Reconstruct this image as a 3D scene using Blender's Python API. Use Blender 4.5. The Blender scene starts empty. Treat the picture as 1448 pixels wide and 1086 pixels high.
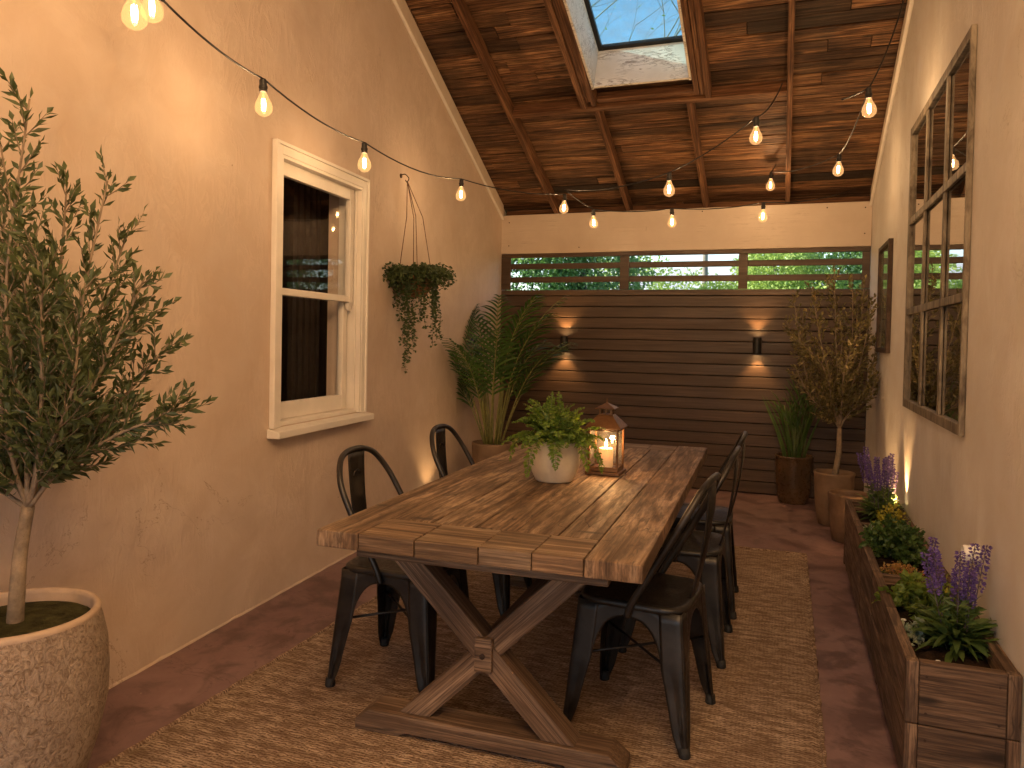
import bpy, bmesh, math, random
from mathutils import Vector, Matrix, noise
RND = random.Random(11)
U = RND.uniform
R = math.radians
SC = bpy.context.scene
COL = SC.collection
V = Vector

# ------------------------------------------------------------------ camera frame (used to measure places)
FPX = 1067.5
cR = V((0.93959494, 0.341742, 0.0193329)); cU = V((-0.02524066, 0.01284844, 0.99959883)); cF = V((-0.34135651, 0.93970598, -0.02069813))
CAM = V((0, 0, 1.35))
def ray(x, y): return cF * FPX + cR * (x - 724) - cU * (y - 500.8)
def at(x, y, ax, v):
    d = ray(x, y); i = 'xyz'.index(ax); return CAM + d * ((v - CAM[i]) / d[i])
def P(x, y, w): return CAM + ray(x, y) * (w / FPX)

# ------------------------------------------------------------------ objects
def tag(o, label=None, cat=None, group=None, kind=None):
    if label: o['label'] = label
    if cat: o['category'] = cat
    if group: o['group'] = group
    if kind: o['kind'] = kind
    return o
def empty(name, loc=(0, 0, 0), rot=(0, 0, 0), **k):
    o = bpy.data.objects.new(name, None); COL.objects.link(o)
    o.location = loc; o.rotation_euler = rot; o.empty_display_size = .1
    return tag(o, **k)

class MB:
    def __init__(s): s.v = []; s.f = []; s.sm = False
    def add(s, vs, fs):
        n = len(s.v); s.v += [tuple(p) for p in vs]; s.f += [tuple(n + i for i in f) for f in fs]; return s
    def box(s, a, b, M=None):
        x0, y0, z0 = a; x1, y1, z1 = b
        vs = [V((x, y, z)) for z in (z0, z1) for y in (y0, y1) for x in (x0, x1)]
        if M: vs = [M @ p for p in vs]
        return s.add(vs, [(0, 2, 3, 1), (4, 5, 7, 6), (0, 1, 5, 4), (2, 6, 7, 3), (0, 4, 6, 2), (1, 3, 7, 5)])
    def prism(s, poly, a0, a1, axis='y', M=None):
        # poly in the two other axes (in xyz order), extruded along axis
        def mk(p, a):
            q = {'x': (a, p[0], p[1]), 'y': (p[0], a, p[1]), 'z': (p[0], p[1], a)}[axis]
            return M @ V(q) if M else V(q)
        n = len(poly)
        vs = [mk(p, a0) for p in poly] + [mk(p, a1) for p in poly]
        fs = [tuple(range(n))[::-1], tuple(range(n, 2 * n))] + [(i, (i + 1) % n, n + (i + 1) % n, n + i) for i in range(n)]
        return s.add(vs, fs)
    def tube(s, pts, r, seg=6, cap=True):
        pts = [V(p) for p in pts]; n = len(pts)
        rs = r if isinstance(r, (list, tuple)) else [r] * n
        if n < 2: return s
        t = (pts[1] - pts[0]).normalized()
        nrm = t.orthogonal().normalized(); vs = []
        for i, p in enumerate(pts):
            t2 = ((pts[min(i + 1, n - 1)] - pts[max(i - 1, 0)])).normalized()
            nrm = (nrm - t2 * nrm.dot(t2))
            nrm = nrm.normalized() if nrm.length > 1e-6 else t2.orthogonal().normalized()
            b = t2.cross(nrm)
            for k in range(seg):
                a = 2 * math.pi * k / seg
                vs.append(p + (nrm * math.cos(a) + b * math.sin(a)) * rs[i])
        fs = [(i * seg + k, i * seg + (k + 1) % seg, (i + 1) * seg + (k + 1) % seg, (i + 1) * seg + k) for i in range(n - 1) for k in range(seg)]
        if cap: fs += [tuple(range(seg))[::-1], tuple((n - 1) * seg + k for k in range(seg))]
        return s.add(vs, fs)
    def lathe(s, prof, seg=32, c=(0, 0, 0), wob=None):
        vs = []; n = len(prof)
        for r, z in prof:
            for k in range(seg):
                a = 2 * math.pi * k / seg
                rr = r + (wob(a, z) if wob and r > .01 else 0)
                vs.append((c[0] + rr * math.cos(a), c[1] + rr * math.sin(a), c[2] + z))
        fs = [(i * seg + k, i * seg + (k + 1) % seg, (i + 1) * seg + (k + 1) % seg, (i + 1) * seg + k) for i in range(n - 1) for k in range(seg)]
        return s.add(vs, fs)
    def leaf(s, p, d, up, L, W, droop=0., cup=.18):
        d = d.normalized(); side = d.cross(up)
        if side.length < 1e-4: side = d.orthogonal()
        side.normalize(); n = side.cross(d).normalized()
        m = p + d * L * .45 + n * L * .04
        tip = p + d * L * (1 - abs(droop) * .3) - V((0, 0, 1)) * L * droop
        ml = m + side * W * .5 + n * W * cup; mr = m - side * W * .5 + n * W * cup
        return s.add([p, ml, m, mr, tip], [(0, 2, 1), (0, 3, 2), (1, 2, 4), (2, 3, 4)])
    def blade(s, pts, W, up=V((0, 0, 1))):
        # tapering ribbon along points
        n = len(pts); vs = []
        for i, p in enumerate(pts):
            t = (pts[min(i + 1, n - 1)] - pts[max(i - 1, 0)]).normalized()
            sd = t.cross(up); sd = sd.normalized() if sd.length > 1e-4 else t.orthogonal().normalized()
            u = i / (n - 1); w = W * .5 * max(.03, math.sin(math.pi * min(1, .18 + u * .82)) ** .7)
            vs += [p - sd * w, p + sd * w]
        return s.add(vs, [(2 * i, 2 * i + 1, 2 * i + 3, 2 * i + 2) for i in range(n - 1)])
    def build(s, name, mat, parent=None, smooth=False, esplit=0, bevel=0, solid=0, angle=None, M=None, segs=2, **k):
        me = bpy.data.meshes.new(name); me.from_pydata(s.v, [], s.f); me.update()
        if smooth: me.polygons.foreach_set('use_smooth', [True] * len(me.polygons))
        me.materials.append(mat)
        o = bpy.data.objects.new(name, me); COL.objects.link(o)
        if M is not None: o.matrix_basis = M
        if parent: o.parent = parent
        if esplit:
            m = o.modifiers.new('e', 'EDGE_SPLIT'); m.split_angle = R(esplit)
        if solid:
            m = o.modifiers.new('s', 'SOLIDIFY'); m.thickness = solid; m.offset = 0
        if bevel:
            m = o.modifiers.new('b', 'BEVEL'); m.width = bevel; m.segments = segs; m.limit_method = 'ANGLE'; m.angle_limit = R(35)
        return tag(o, **k)
def copy_tree(o, parent=None):
    c = o.copy(); COL.objects.link(c); c.parent = parent
    for ch in o.children: copy_tree(ch, c)
    return c
def beamM(p0, p1, up=V((0, 0, 1))):
    x = (V(p1) - V(p0)).normalized(); y = up.cross(x).normalized(); z = x.cross(y)
    M = Matrix((x, y, z)).transposed().to_4x4(); M.translation = V(p0); return M
def beam(name, p0, p1, w, h, mat, parent=None, up=V((0, 0, 1)), bevel=.004, **k):
    L = (V(p1) - V(p0)).length
    mb = MB().box((0, -w / 2, -h / 2), (L, w / 2, h / 2))
    return mb.build(name, mat, parent, bevel=bevel, M=beamM(p0, p1, up), **k)
def smoothpath(pts, n=5):
    pts = [V(p) for p in pts]; out = []
    q = [pts[0] * 2 - pts[1]] + pts + [pts[-1] * 2 - pts[-2]]
    for i in range(1, len(q) - 2):
        for k in range(n):
            t = k / n; a, b, c, d = q[i - 1], q[i], q[i + 1], q[i + 2]
            out.append(.5 * ((2 * b) + (c - a) * t + (2 * a - 5 * b + 4 * c - d) * t * t + (3 * b - a - 3 * c + d) * t ** 3))
    out.append(pts[-1]); return out

# ------------------------------------------------------------------ materials
class NT:
    def __init__(s, name):
        s.m = bpy.data.materials.new(name); s.m.use_nodes = True; s.t = s.m.node_tree; s.t.nodes.clear()
        s.out = s.n('ShaderNodeOutputMaterial')
    def n(s, typ, **k):
        nd = s.t.nodes.new(typ)
        for a, b in k.items():
            if a.startswith('_'): nd.inputs[a[1:].replace('_', ' ')].default_value = b
            else: setattr(nd, a, b)
        return nd
    def l(s, a, b): s.t.links.new(a, b)
    def val(s, sock, v):
        if hasattr(v, 'is_linked') or isinstance(v, bpy.types.NodeSocket): s.l(v, sock)
        else: sock.default_value = v
    def coord(s, scale=(1, 1, 1), which='Object', rnd=0):
        c = s.n('ShaderNodeTexCoord'); m = s.n('ShaderNodeMapping'); m.inputs['Scale'].default_value = scale
        s.l(c.outputs[which], m.inputs['Vector'])
        if rnd:
            g = s.n('ShaderNodeNewGeometry'); oi = s.n('ShaderNodeObjectInfo')
            a = s.math('ADD', g.outputs['Random Per Island'], oi.outputs['Random'])
            x = s.n('ShaderNodeCombineXYZ'); a2 = s.math('MULTIPLY', a, rnd)
            a3 = s.math('MULTIPLY', a, rnd * 1.7)
            s.l(a2, x.inputs[0]); s.l(a3, x.inputs[1]); s.l(a2, x.inputs[2]); s.l(x.outputs[0], m.inputs['Location'])
        return m.outputs[0]
    def math(s, op, a, b=0., c=None):
        nd = s.n('ShaderNodeMath', operation=op); s.val(nd.inputs[0], a); s.val(nd.inputs[1], b)
        if c is not None: s.val(nd.inputs[2], c)
        return nd.outputs[0]
    def noise(s, vec, scale=5., detail=4., rough=.5, dist=0.):
        nd = s.n('ShaderNodeTexNoise'); s.l(vec, nd.inputs['Vector'])
        nd.inputs['Scale'].default_value = scale; nd.inputs['Detail'].default_value = detail
        nd.inputs['Roughness'].default_value = rough; nd.inputs['Distortion'].default_value = dist
        return nd.outputs['Fac']
    def ramp(s, fac, stops, interp='LINEAR'):
        nd = s.n('ShaderNodeValToRGB'); cr = nd.color_ramp; cr.interpolation = interp
        while len(cr.elements) < len(stops): cr.elements.new(.5)
        for e, (p, c) in zip(cr.elements, stops):
            e.position = p
            if isinstance(c, (int, float)): c = (c, c, c)
            e.color = (*c, 1)
        s.l(fac, nd.inputs[0]); return nd.outputs[0]
    def mix(s, f, a, b, mode='MIX'):
        nd = s.n('ShaderNodeMix', data_type='RGBA', blend_type=mode)
        s.val(nd.inputs[0], f)
        for i, v in ((6, a), (7, b)):
            if isinstance(v, bpy.types.NodeSocket): s.l(v, nd.inputs[i])
            else: nd.inputs[i].default_value = (*v, 1) if len(v) == 3 else v
        return nd.outputs[2]
    def bump(s, h, strength=.3, dist=.01, normal=None):
        nd = s.n('ShaderNodeBump'); nd.inputs['Strength'].default_value = strength; nd.inputs['Distance'].default_value = dist
        s.l(h, nd.inputs['Height'])
        if normal: s.l(normal, nd.inputs['Normal'])
        return nd.outputs[0]
    def bsdf(s, color, rough=.5, normal=None, metal=0., spec=.5, **k):
        b = s.n('ShaderNodeBsdfPrincipled')
        if isinstance(color, bpy.types.NodeSocket): s.l(color, b.inputs['Base Color'])
        else: b.inputs['Base Color'].default_value = (*color, 1)
        s.val(b.inputs['Roughness'], rough); b.inputs['Metallic'].default_value = metal
        b.inputs['Specular IOR Level'].default_value = spec
        if normal: s.l(normal, b.inputs['Normal'])
        for kk, v in k.items(): b.inputs[kk.replace('_', ' ')].default_value = v
        return b.outputs[0]
    def done(s, sh): s.l(sh, s.out.inputs[0]); return s.m
    def island(s):
        g = s.n('ShaderNodeNewGeometry'); return g.outputs['Random Per Island']

def wood(name, c_dark, c_mid, c_light, grain=(1.2, 16, 16), rough=.6, var=.5, crack=.6, bump=.35, knots=True, stain=None, fine=.75):
    t = NT(name)
    v = t.coord(grain, rnd=9.)
    v2 = t.coord((grain[0] * 2.2, grain[1] * 5, grain[2] * 5), rnd=5.)
    n1 = t.noise(v, 1.6, 6, .6, 1.1); n2 = t.noise(v2, 2.2, 5, .65, .3)
    big = t.noise(t.coord((.9, 2.2, 2.2), rnd=3.), 1.6, 3, .5)
    c = t.ramp(n1, [(.33, c_dark), (.48, c_mid), (.63, c_light)])
    c = t.mix(t.ramp(n2, [(.38, .8), (.56, 0.)]), c, c_dark)
    v3 = t.coord((grain[0] * 1.5, grain[1] * (6 if grain[1] > 2 else 1.5), grain[2] * (6 if grain[2] > 2 else 1.5)) if grain[0] < 2 else (grain[0] * 6, grain[1] * 1.5, grain[2] * (6 if grain[2] > 2 else 1.5)), rnd=6.)
    n3 = t.noise(v3, 1.8, 4, .7, .4)
    c = t.mix(t.ramp(n3, [(.40, fine), (.52, 0.)]), c, tuple(x * .6 for x in c_dark))
    c = t.mix(t.ramp(n3, [(.56, 0.), (.72, fine * .6)]), c, tuple(min(1, x * 1.35) for x in c_light))
    tone = t.ramp(t.island(), [(0, (1 - var * .85,) * 3), (.35, (1, .93, .86)), (.7, (1 + var * .2, 1 + var * .12, 1.)), (1, (1 - var * .45, 1 - var * .5, 1 - var * .52))])
    c = t.mix(1., c, tone, 'MULTIPLY')
    c = t.mix(t.ramp(big, [(.38, .5), (.62, 0.)]), c, c_dark)
    if stain: c = t.mix(t.ramp(t.noise(t.coord((1, 1, 1)), 1.1, 4, .6), [(.5, 0.), (.72, .85)]), c, stain)
    h = t.math('ADD', t.math('MULTIPLY', n2, .5), t.math('ADD', t.math('MULTIPLY', n3, .7), t.math('MULTIPLY', n1, .3)))
    if crack:
        cr = t.noise(t.coord((grain[0] * .9, grain[1] * 2.6, grain[2] * 2.6), rnd=7.), 1.3, 2, .4, .5)
        line = t.ramp(t.math('ABSOLUTE', t.math('SUBTRACT', cr, .5)), [(0, 1.), (.012, 0.)])
        gate = t.ramp(t.noise(t.coord((1.5, 3, 3), rnd=2.), 1.7, 2), [(.48, 0.), (.6, crack)])
        f = t.math('MULTIPLY', line, gate)
        c = t.mix(f, c, tuple(x * .25 for x in c_dark)); h = t.math('SUBTRACT', h, t.math('MULTIPLY', f, 1.2))
    if knots:
        vo = t.n('ShaderNodeTexVoronoi', feature='F1'); t.l(t.coord((2.2, 7, 7), rnd=4.), vo.inputs['Vector']); vo.inputs['Scale'].default_value = 1.
        k = t.ramp(vo.outputs['Distance'], [(.05, .85), (.13, 0.)])
        c = t.mix(k, c, tuple(x * .35 for x in c_dark))
    ro = t.ramp(n1, [(.3, min(1, rough + .15)), (.7, rough - .08)])
    return t.done(t.bsdf(c, ro, t.bump(h, bump, .004), spec=.35))

def plaster(name, col, scale=1.):
    t = NT(name); v = t.coord((1, 1, 1))
    big = t.noise(v, .9, 5, .55, .4); mid = t.noise(v, 4.5, 5, .6, .6); fine = t.noise(v, 60, 3, .6)
    tro = t.noise(t.coord((3.2, 3.2, 1.1)), 2.4, 6, .62, 2.2)
    rg = t.ramp(t.noise(v, 1.9, 3, .6), [(.42, 0.), (.6, 1.)])
    ridge = t.ramp(t.math('ABSOLUTE', t.math('SUBTRACT', tro, .5)), [(0, 1.), (.05, .25), (.2, 0.)])
    c = t.ramp(big, [(.3, tuple(x * .84 for x in col)), (.52, col), (.75, tuple(min(1, x * 1.1) for x in col))])
    c = t.mix(t.ramp(mid, [(.35, .55), (.62, 0.)]), c, (col[0] * .83, col[1] * .77, col[2] * .70))
    c = t.mix(t.math('MULTIPLY', t.math('MULTIPLY', ridge, rg), .3), c, tuple(min(1, x * 1.18) for x in col))
    cr = t.noise(t.coord((1, 1, .7)), 1.6, 7, .62, 1.2)
    line = t.ramp(t.math('ABSOLUTE', t.math('SUBTRACT', cr, .5)), [(0, .7), (.0028, 0.)])
    gate = t.ramp(t.noise(v, .8, 2), [(.55, 0.), (.63, 1.)])
    f = t.math('MULTIPLY', line, gate)
    c = t.mix(f, c, (col[0] * .5, col[1] * .42, col[2] * .36))
    vo = t.n('ShaderNodeTexVoronoi'); t.l(v, vo.inputs['Vector']); vo.inputs['Scale'].default_value = 5.
    pit = t.ramp(vo.outputs['Distance'], [(.018, 1.), (.03, 0.)])
    c = t.mix(t.math('MULTIPLY', pit, .7), c, (col[0] * .4, col[1] * .33, col[2] * .28))
    h = t.math('ADD', t.math('ADD', t.math('MULTIPLY', mid, .9), t.math('MULTIPLY', t.math('MULTIPLY', ridge, rg), .45)), t.math('MULTIPLY', fine, .05))
    h = t.math('SUBTRACT', t.math('SUBTRACT', h, t.math('MULTIPLY', pit, .5)), t.math('MULTIPLY', f, .6))
    return t.done(t.bsdf(c, t.ramp(mid, [(.3, .55), (.7, .78)]), t.bump(h, .40, .012), spec=.28))

def simple(name, col, rough=.5, metal=0., var=.12, nscale=8., bump=.1, spec=.5, bdist=.004, **k):
    t = NT(name); v = t.coord((1, 1, 1)); n = t.noise(v, nscale, 5, .6); n2 = t.noise(v, nscale * 7, 3, .6)
    c = t.ramp(n, [(.3, tuple(x * (1 - var) for x in col)), (.7, tuple(min(1, x * (1 + var)) for x in col))])
    ro = t.ramp(n2, [(.3, max(.02, rough - .08)), (.7, min(1, rough + .1))])
    return t.done(t.bsdf(c, ro, t.bump(t.math('ADD', n, t.math('MULTIPLY', n2, .3)), bump, bdist), metal=metal, spec=spec, **k))

def leafmat(name, c1, c2, c3, rough=.45, trans=.35, tip=None):
    t = NT(name)
    c = t.ramp(t.island(), [(0, c1), (.45, c2), (.88, c3), (1, tip or c3)])
    n = t.noise(t.coord((1, 1, 1)), 9, 3)
    c = t.mix(t.ramp(n, [(.35, .45), (.65, 0.)]), c, c1)
    b = t.bsdf(c, rough, spec=.45)
    tr = t.n('ShaderNodeBsdfTranslucent'); cc = t.mix(.5, c, (c3[0] * 1.6, c3[1] * 1.7, c3[2]), 'MIX'); t.l(cc, tr.inputs[0])
    mx = t.n('ShaderNodeMixShader'); mx.inputs[0].default_value = trans; t.l(b, mx.inputs[1]); t.l(tr.outputs[0], mx.inputs[2])
    return t.done(mx.outputs[0])

def glassmat(name, refl=1., tint=(1, 1, 1), ior=1.5, dirt=.0, rough=.0, glow=0):
    t = NT(name)
    tr = t.n('ShaderNodeBsdfTransparent'); tr.inputs[0].default_value = (*tint, 1)
    gl = t.n('ShaderNodeBsdfGlossy'); gl.inputs['Roughness'].default_value = rough
    fr = t.n('ShaderNodeFresnel'); gm = t.n('ShaderNodeNewGeometry')
    t.l(t.math('ADD', ior, t.math('MULTIPLY', gm.outputs['Backfacing'], 1 / ior - ior)), fr.inputs[0])
    wav = t.noise(t.coord((1, 1, 1)), 3.5, 2); bm = t.bump(wav, .05, .01); t.l(bm, gl.inputs['Normal'])
    mx = t.n('ShaderNodeMixShader'); t.l(t.math('MINIMUM', t.math('MULTIPLY', fr.outputs[0], refl), 1.), mx.inputs[0])
    t.l(tr.outputs[0], mx.inputs[1]); t.l(gl.outputs[0], mx.inputs[2])
    sh = mx.outputs[0]
    if glow:
        em = t.n('ShaderNodeEmission'); em.inputs[0].default_value = (1, .52, .2, 1); em.inputs[1].default_value = glow
        ad = t.n('ShaderNodeAddShader'); t.l(sh, ad.inputs[0]); t.l(em.outputs[0], ad.inputs[1]); sh = ad.outputs[0]
    if dirt:
        df = t.n('ShaderNodeBsdfDiffuse'); df.inputs[0].default_value = (.6, .62, .6, 1)
        m2 = t.n('ShaderNodeMixShader'); t.l(t.ramp(t.noise(t.coord((1, 1, 1)), 9, 6, .7), [(.35, 0.), (.8, dirt)]), m2.inputs[0])
        t.l(sh, m2.inputs[1]); t.l(df.outputs[0], m2.inputs[2]); sh = m2.outputs[0]
    return t.done(sh)
def emit(name, col, s):
    t = NT(name); e = t.n('ShaderNodeEmission'); e.inputs[0].default_value = (*col, 1); e.inputs[1].default_value = s
    return t.done(e.outputs[0])

M = {}
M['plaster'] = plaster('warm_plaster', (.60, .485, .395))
M['plaster_daylit'] = plaster('daylit_plaster_right', (.65, .605, .55))  # paler, greyer copy of the plaster, with cool daylight put into its colour
M['deck'] = wood('roof_board_wood', (.026, .011, .005), (.25, .115, .05), (.58, .34, .17), grain=(1.1, 22, 22), rough=.55, var=1.1, crack=1., bump=.7, stain=(.014, .008, .005))
M['rafter'] = wood('rafter_wood', (.06, .025, .011), (.19, .088, .04), (.33, .175, .085), grain=(.9, 14, 14), rough=.6, var=.35)
M['table'] = wood('table_wood', (.06, .036, .020), (.22, .142, .084), (.42, .31, .21), grain=(14, 1.0, 1.9), rough=.58, var=.3, fine=.38, crack=.9, bump=.5)
M['tablex'] = wood('table_end_wood', (.06, .036, .020), (.215, .14, .082), (.41, .305, .205), grain=(1.0, 14, 14), rough=.58, var=.28, fine=.38, crack=.9, bump=.5)
M['tableleg'] = wood('table_leg_wood', (.085, .052, .032), (.22, .148, .095), (.36, .26, .18), grain=(1.0, 16, 16), rough=.62, var=.3, crack=.9, bump=.5)
M['planter'] = wood('planter_wood', (.05, .030, .019), (.165, .105, .066), (.29, .20, .135), grain=(12, 1.1, 12), rough=.65, var=.35, bump=.4)
M['planterx'] = wood('planter_end_wood', (.05, .030, .019), (.165, .105, .066), (.29, .20, .135), grain=(1.1, 12, 12), rough=.65, var=.35, bump=.4)
M['screen'] = wood('dark_brown_boards', (.055, .034, .022), (.088, .055, .035), (.115, .074, .048), grain=(.6, 14, 14), rough=.42, var=.22, crack=.15, bump=.12, knots=False, fine=.25)
def beammat():
    t = NT('painted_beam'); n = t.noise(t.coord((.5, 5, 22)), 2., 5, .6, .5); m = t.noise(t.coord((1, 1, 1)), 2.2, 5, .6)
    ln = t.math('MULTIPLY', t.ramp(t.math('ABSOLUTE', t.math('SUBTRACT', n, .5)), [(0, 1.), (.012, 0.)]), t.ramp(m, [(.5, 0.), (.6, .6)]))
    c = t.ramp(m, [(.3, (.52, .42, .33)), (.7, (.63, .53, .43))]); c = t.mix(ln, c, (.25, .17, .11))
    return t.done(t.bsdf(c, .5, t.bump(t.math('SUBTRACT', n, ln), .25, .006)))
M['beam'] = beammat()
M['trim'] = simple('painted_white_trim', (.76, .71, .64), .42, var=.06, nscale=6, bump=.2)
M['frieze'] = simple('painted_frieze', (.62, .52, .42), .5, var=.1, nscale=5, bump=.3)
M['metal'] = simple('black_metal', (.020, .016, .013), .40, metal=.3, var=.75, nscale=11, bump=.10, spec=.6)
M['rubber'] = simple('black_rubber', (.012, .012, .012), .7)
M['iron'] = simple('rusty_iron', (.055, .032, .02), .6, metal=.5, var=.5, nscale=20, bump=.4)
M['blackcable'] = simple('black_cable', (.014, .012, .011), .5)
M['soil'] = simple('dark_soil', (.028, .017, .011), .95, var=.6, nscale=30, bump=1., bdist=.02, spec=.1)
M['moss'] = simple('moss', (.045, .042, .016), .95, var=.6, nscale=26, bump=1., bdist=.02, spec=.1)
M['copper'] = simple('aged_copper', (.17, .088, .042), .42, metal=.75, var=.45, nscale=16, bump=.15)
M['dark'] = simple('dark_interior', (.02, .015, .012), .9)
M['curtain'] = simple('dark_curtain', (.018, .013, .010), .9, var=.3, nscale=3)
M['white'] = simple('white_plastic', (.75, .74, .72), .3, var=.03)
M['candle'] = simple('candle_wax', (.85, .72, .50), .5, var=.04, Subsurface_Weight=.3)
M['gmetal'] = simple('black_metal_frame', (.02, .018, .016), .4, metal=.4)
M['glass'] = glassmat('window_glass', refl=.55)
M['mirror'] = glassmat('old_window_glass', refl=1.9, ior=1.7)
M['skyglass'] = glassmat('skylight_glass', refl=1., tint=(.64, .83, .84), dirt=.22)
M['lglass'] = glassmat('lantern_glass', refl=1., dirt=.10)
M['bulbglass'] = glassmat('bulb_glass', refl=1.2, tint=(1, .93, .8), glow=.15)
M['glow'] = emit('bulb_filament', (1, .62, .26), 22)
M['flame'] = emit('candle_flame', (1, .62, .22), 32)
M['lampface'] = emit('lamp_face', (1, .72, .36), 40)

def floor_mat():
    t = NT('stained_concrete'); v = t.coord((1, 1, 1))
    a = t.noise(v, .8, 6, .6, .6); b = t.noise(v, 5, 6, .65, .4); c3 = t.noise(v, 45, 3)
    a = t.math('ADD', t.math('MULTIPLY', a, .6), t.math('MULTIPLY', t.noise(v, 3.1, 6, .7, .8), .4))
    c = t.ramp(a, [(.3, (.13, .075, .075)), (.5, (.21, .128, .124)), (.72, (.30, .20, .19))])
    c = t.mix(t.ramp(b, [(.40, .75), (.52, 0.)]), c, (.085, .046, .043))
    vo = t.n('ShaderNodeTexVoronoi'); t.l(v, vo.inputs['Vector']); vo.inputs['Scale'].default_value = 14.
    sp = t.ramp(vo.outputs['Distance'], [(.03, 1.), (.06, 0.)])
    gate = t.ramp(t.noise(v, 3, 2), [(.55, 0.), (.6, 1.)])
    c = t.mix(t.math('MULTIPLY', sp, gate), c, (.45, .36, .30))
    cr = t.noise(v, 1.3, 6, .6, 1.5); line = t.ramp(t.math('ABSOLUTE', t.math('SUBTRACT', cr, .5)), [(0, .6), (.004, 0.)])
    c = t.mix(line, c, (.07, .035, .03))
    return t.done(t.bsdf(c, t.ramp(b, [(.3, .38), (.7, .62)]), t.bump(t.math('ADD', b, t.math('MULTIPLY', c3, .15)), .3, .006), spec=.4))
M['floor'] = floor_mat()
def rug_mat():
    t = NT('woven_jute'); v = t.coord((1, 1, 1))
    w = t.noise(t.coord((26, 105, 1)), 1.7, 4, .65, .9)           # short strands lying across the rug
    row = t.n('ShaderNodeTexWave', bands_direction='Y', wave_profile='SIN'); t.l(v, row.inputs['Vector'])
    row.inputs['Scale'].default_value = 26; row.inputs['Distortion'].default_value = 7; row.inputs['Detail'].default_value = 2; row.inputs['Detail Scale'].default_value = 1.6
    col = t.n('ShaderNodeTexWave', bands_direction='X', wave_profile='SIN'); t.l(t.coord((1, .35, 1)), col.inputs['Vector'])
    col.inputs['Scale'].default_value = 21; col.inputs['Distortion'].default_value = 6; col.inputs['Detail'].default_value = 2; col.inputs['Detail Scale'].default_value = 2
    h = t.math('ADD', t.math('MULTIPLY', row.outputs['Fac'], .35), t.math('ADD', t.math('MULTIPLY', w, 1.15), t.math('MULTIPLY', col.outputs['Fac'], .1)))
    big = t.noise(v, 1.7, 4, .6); md = t.noise(t.coord((2.2, 9, 1)), 4, 5, .75)
    c = t.ramp(h, [(.45, (.06, .036, .022)), (.66, (.33, .225, .15)), (.90, (.74, .57, .42))])
    c = t.mix(t.ramp(md, [(.42, .7), (.60, 0.)]), c, (.13, .07, .037))
    c = t.mix(t.ramp(big, [(.4, .35), (.65, 0.)]), c, (.20, .125, .075))
    return t.done(t.bsdf(c, .9, t.bump(h, 1., .010), spec=.15))
M['rug'] = rug_mat()
def pot_rough():
    t = NT('rough_stoneware'); v = t.coord((1, 1, .8))
    n = t.noise(v, 62, 6, .65, 1.6); m = t.noise(t.coord((1, 1, .35)), 12, 4, .6); f = t.noise(v, 110, 3)
    c = t.ramp(n, [(.36, (.22, .155, .105)), (.56, (.46, .36, .27))]); c = t.mix(t.ramp(m, [(.4, .3), (.6, 0.)]), c, (.22, .155, .11))
    return t.done(t.bsdf(c, .85, t.bump(t.math('ADD', n, t.math('ADD', t.math('MULTIPLY', m, .6), t.math('MULTIPLY', f, .25))), 1., .016), spec=.2))
M['pot_rough'] = pot_rough()
M['pot_rim'] = simple('stoneware_rim', (.42, .31, .22), .7, var=.15, nscale=16, bump=.3)
M['pot_tan'] = simple('tan_clay', (.185, .118, .070), .6, var=.28, nscale=7, bump=.35)
M['pot_wood'] = simple('weathered_clay', (.145, .085, .048), .65, var=.35, nscale=9, bump=.5)
M['pot_brown'] = simple('glazed_brown_clay', (.075, .043, .021), .3, var=.6, nscale=6, bump=.15)
M['pot_cream'] = simple('cream_ceramic', (.50, .43, .34), .5, var=.12, nscale=14, bump=.2)
M['pot_coir'] = simple('mossy_coir', (.20, .10, .045), .9, var=.6, nscale=24, bump=1., bdist=.012)
M['bark'] = simple('tree_bark', (.22, .165, .11), .8, var=.35, nscale=30, bump=.8, bdist=.008)
M['bark_dark'] = simple('dark_bark', (.10, .075, .055), .85, var=.3, nscale=12, bump=.6)
M['bark_pale'] = simple('pale_bark', (.24, .22, .17), .85, var=.3, nscale=6, bump=.6)
M['stem'] = simple('green_stem', (.09, .12, .035), .5, var=.3, nscale=20)
M['stem_y'] = simple('yellow_green_cane', (.17, .17, .05), .45, var=.3, nscale=20)
M['stem_p'] = simple('purple_stem', (.12, .10, .11), .6, var=.3)
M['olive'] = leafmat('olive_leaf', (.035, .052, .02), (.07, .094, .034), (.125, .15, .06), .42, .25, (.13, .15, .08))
M['olive2'] = leafmat('olive_leaf_gold_lit', (.06, .052, .02), (.13, .108, .042), (.26, .21, .085), .40, .3, (.45, .34, .15))  # olive leaf with the golden lamp light put into its colour
M['palmleaf'] = leafmat('palm_leaf', (.02, .055, .014), (.04, .095, .02), (.075, .15, .028), .38, .3)
M['fern'] = leafmat('fern_leaf', (.06, .12, .018), (.12, .20, .03), (.20, .29, .045), .45, .4, (.30, .32, .06))
M['vine'] = leafmat('vine_leaf', (.03, .055, .022), (.055, .085, .032), (.10, .13, .05), .45, .3)
M['grass'] = leafmat('blade_leaf', (.03, .07, .018), (.055, .11, .025), (.10, .17, .04), .4, .3)
M['salvialeaf'] = leafmat('salvia_leaf', (.045, .085, .022), (.085, .14, .036), (.14, .20, .055), .5, .35)
M['bushleaf'] = leafmat('bush_leaf', (.028, .06, .014), (.05, .10, .022), (.09, .15, .034), .5, .3)
M['limeleaf'] = leafmat('lime_leaf', (.07, .12, .02), (.13, .19, .03), (.22, .27, .05), .5, .35, (.35, .33, .06))
M['goldleaf'] = leafmat('gold_leaf', (.25, .24, .03), (.38, .35, .05), (.5, .45, .07), .5, .35)
M['redleaf'] = leafmat('red_tipped_leaf', (.30, .10, .05), (.40, .24, .06), (.42, .33, .10), .5, .3, (.45, .12, .10))
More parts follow.
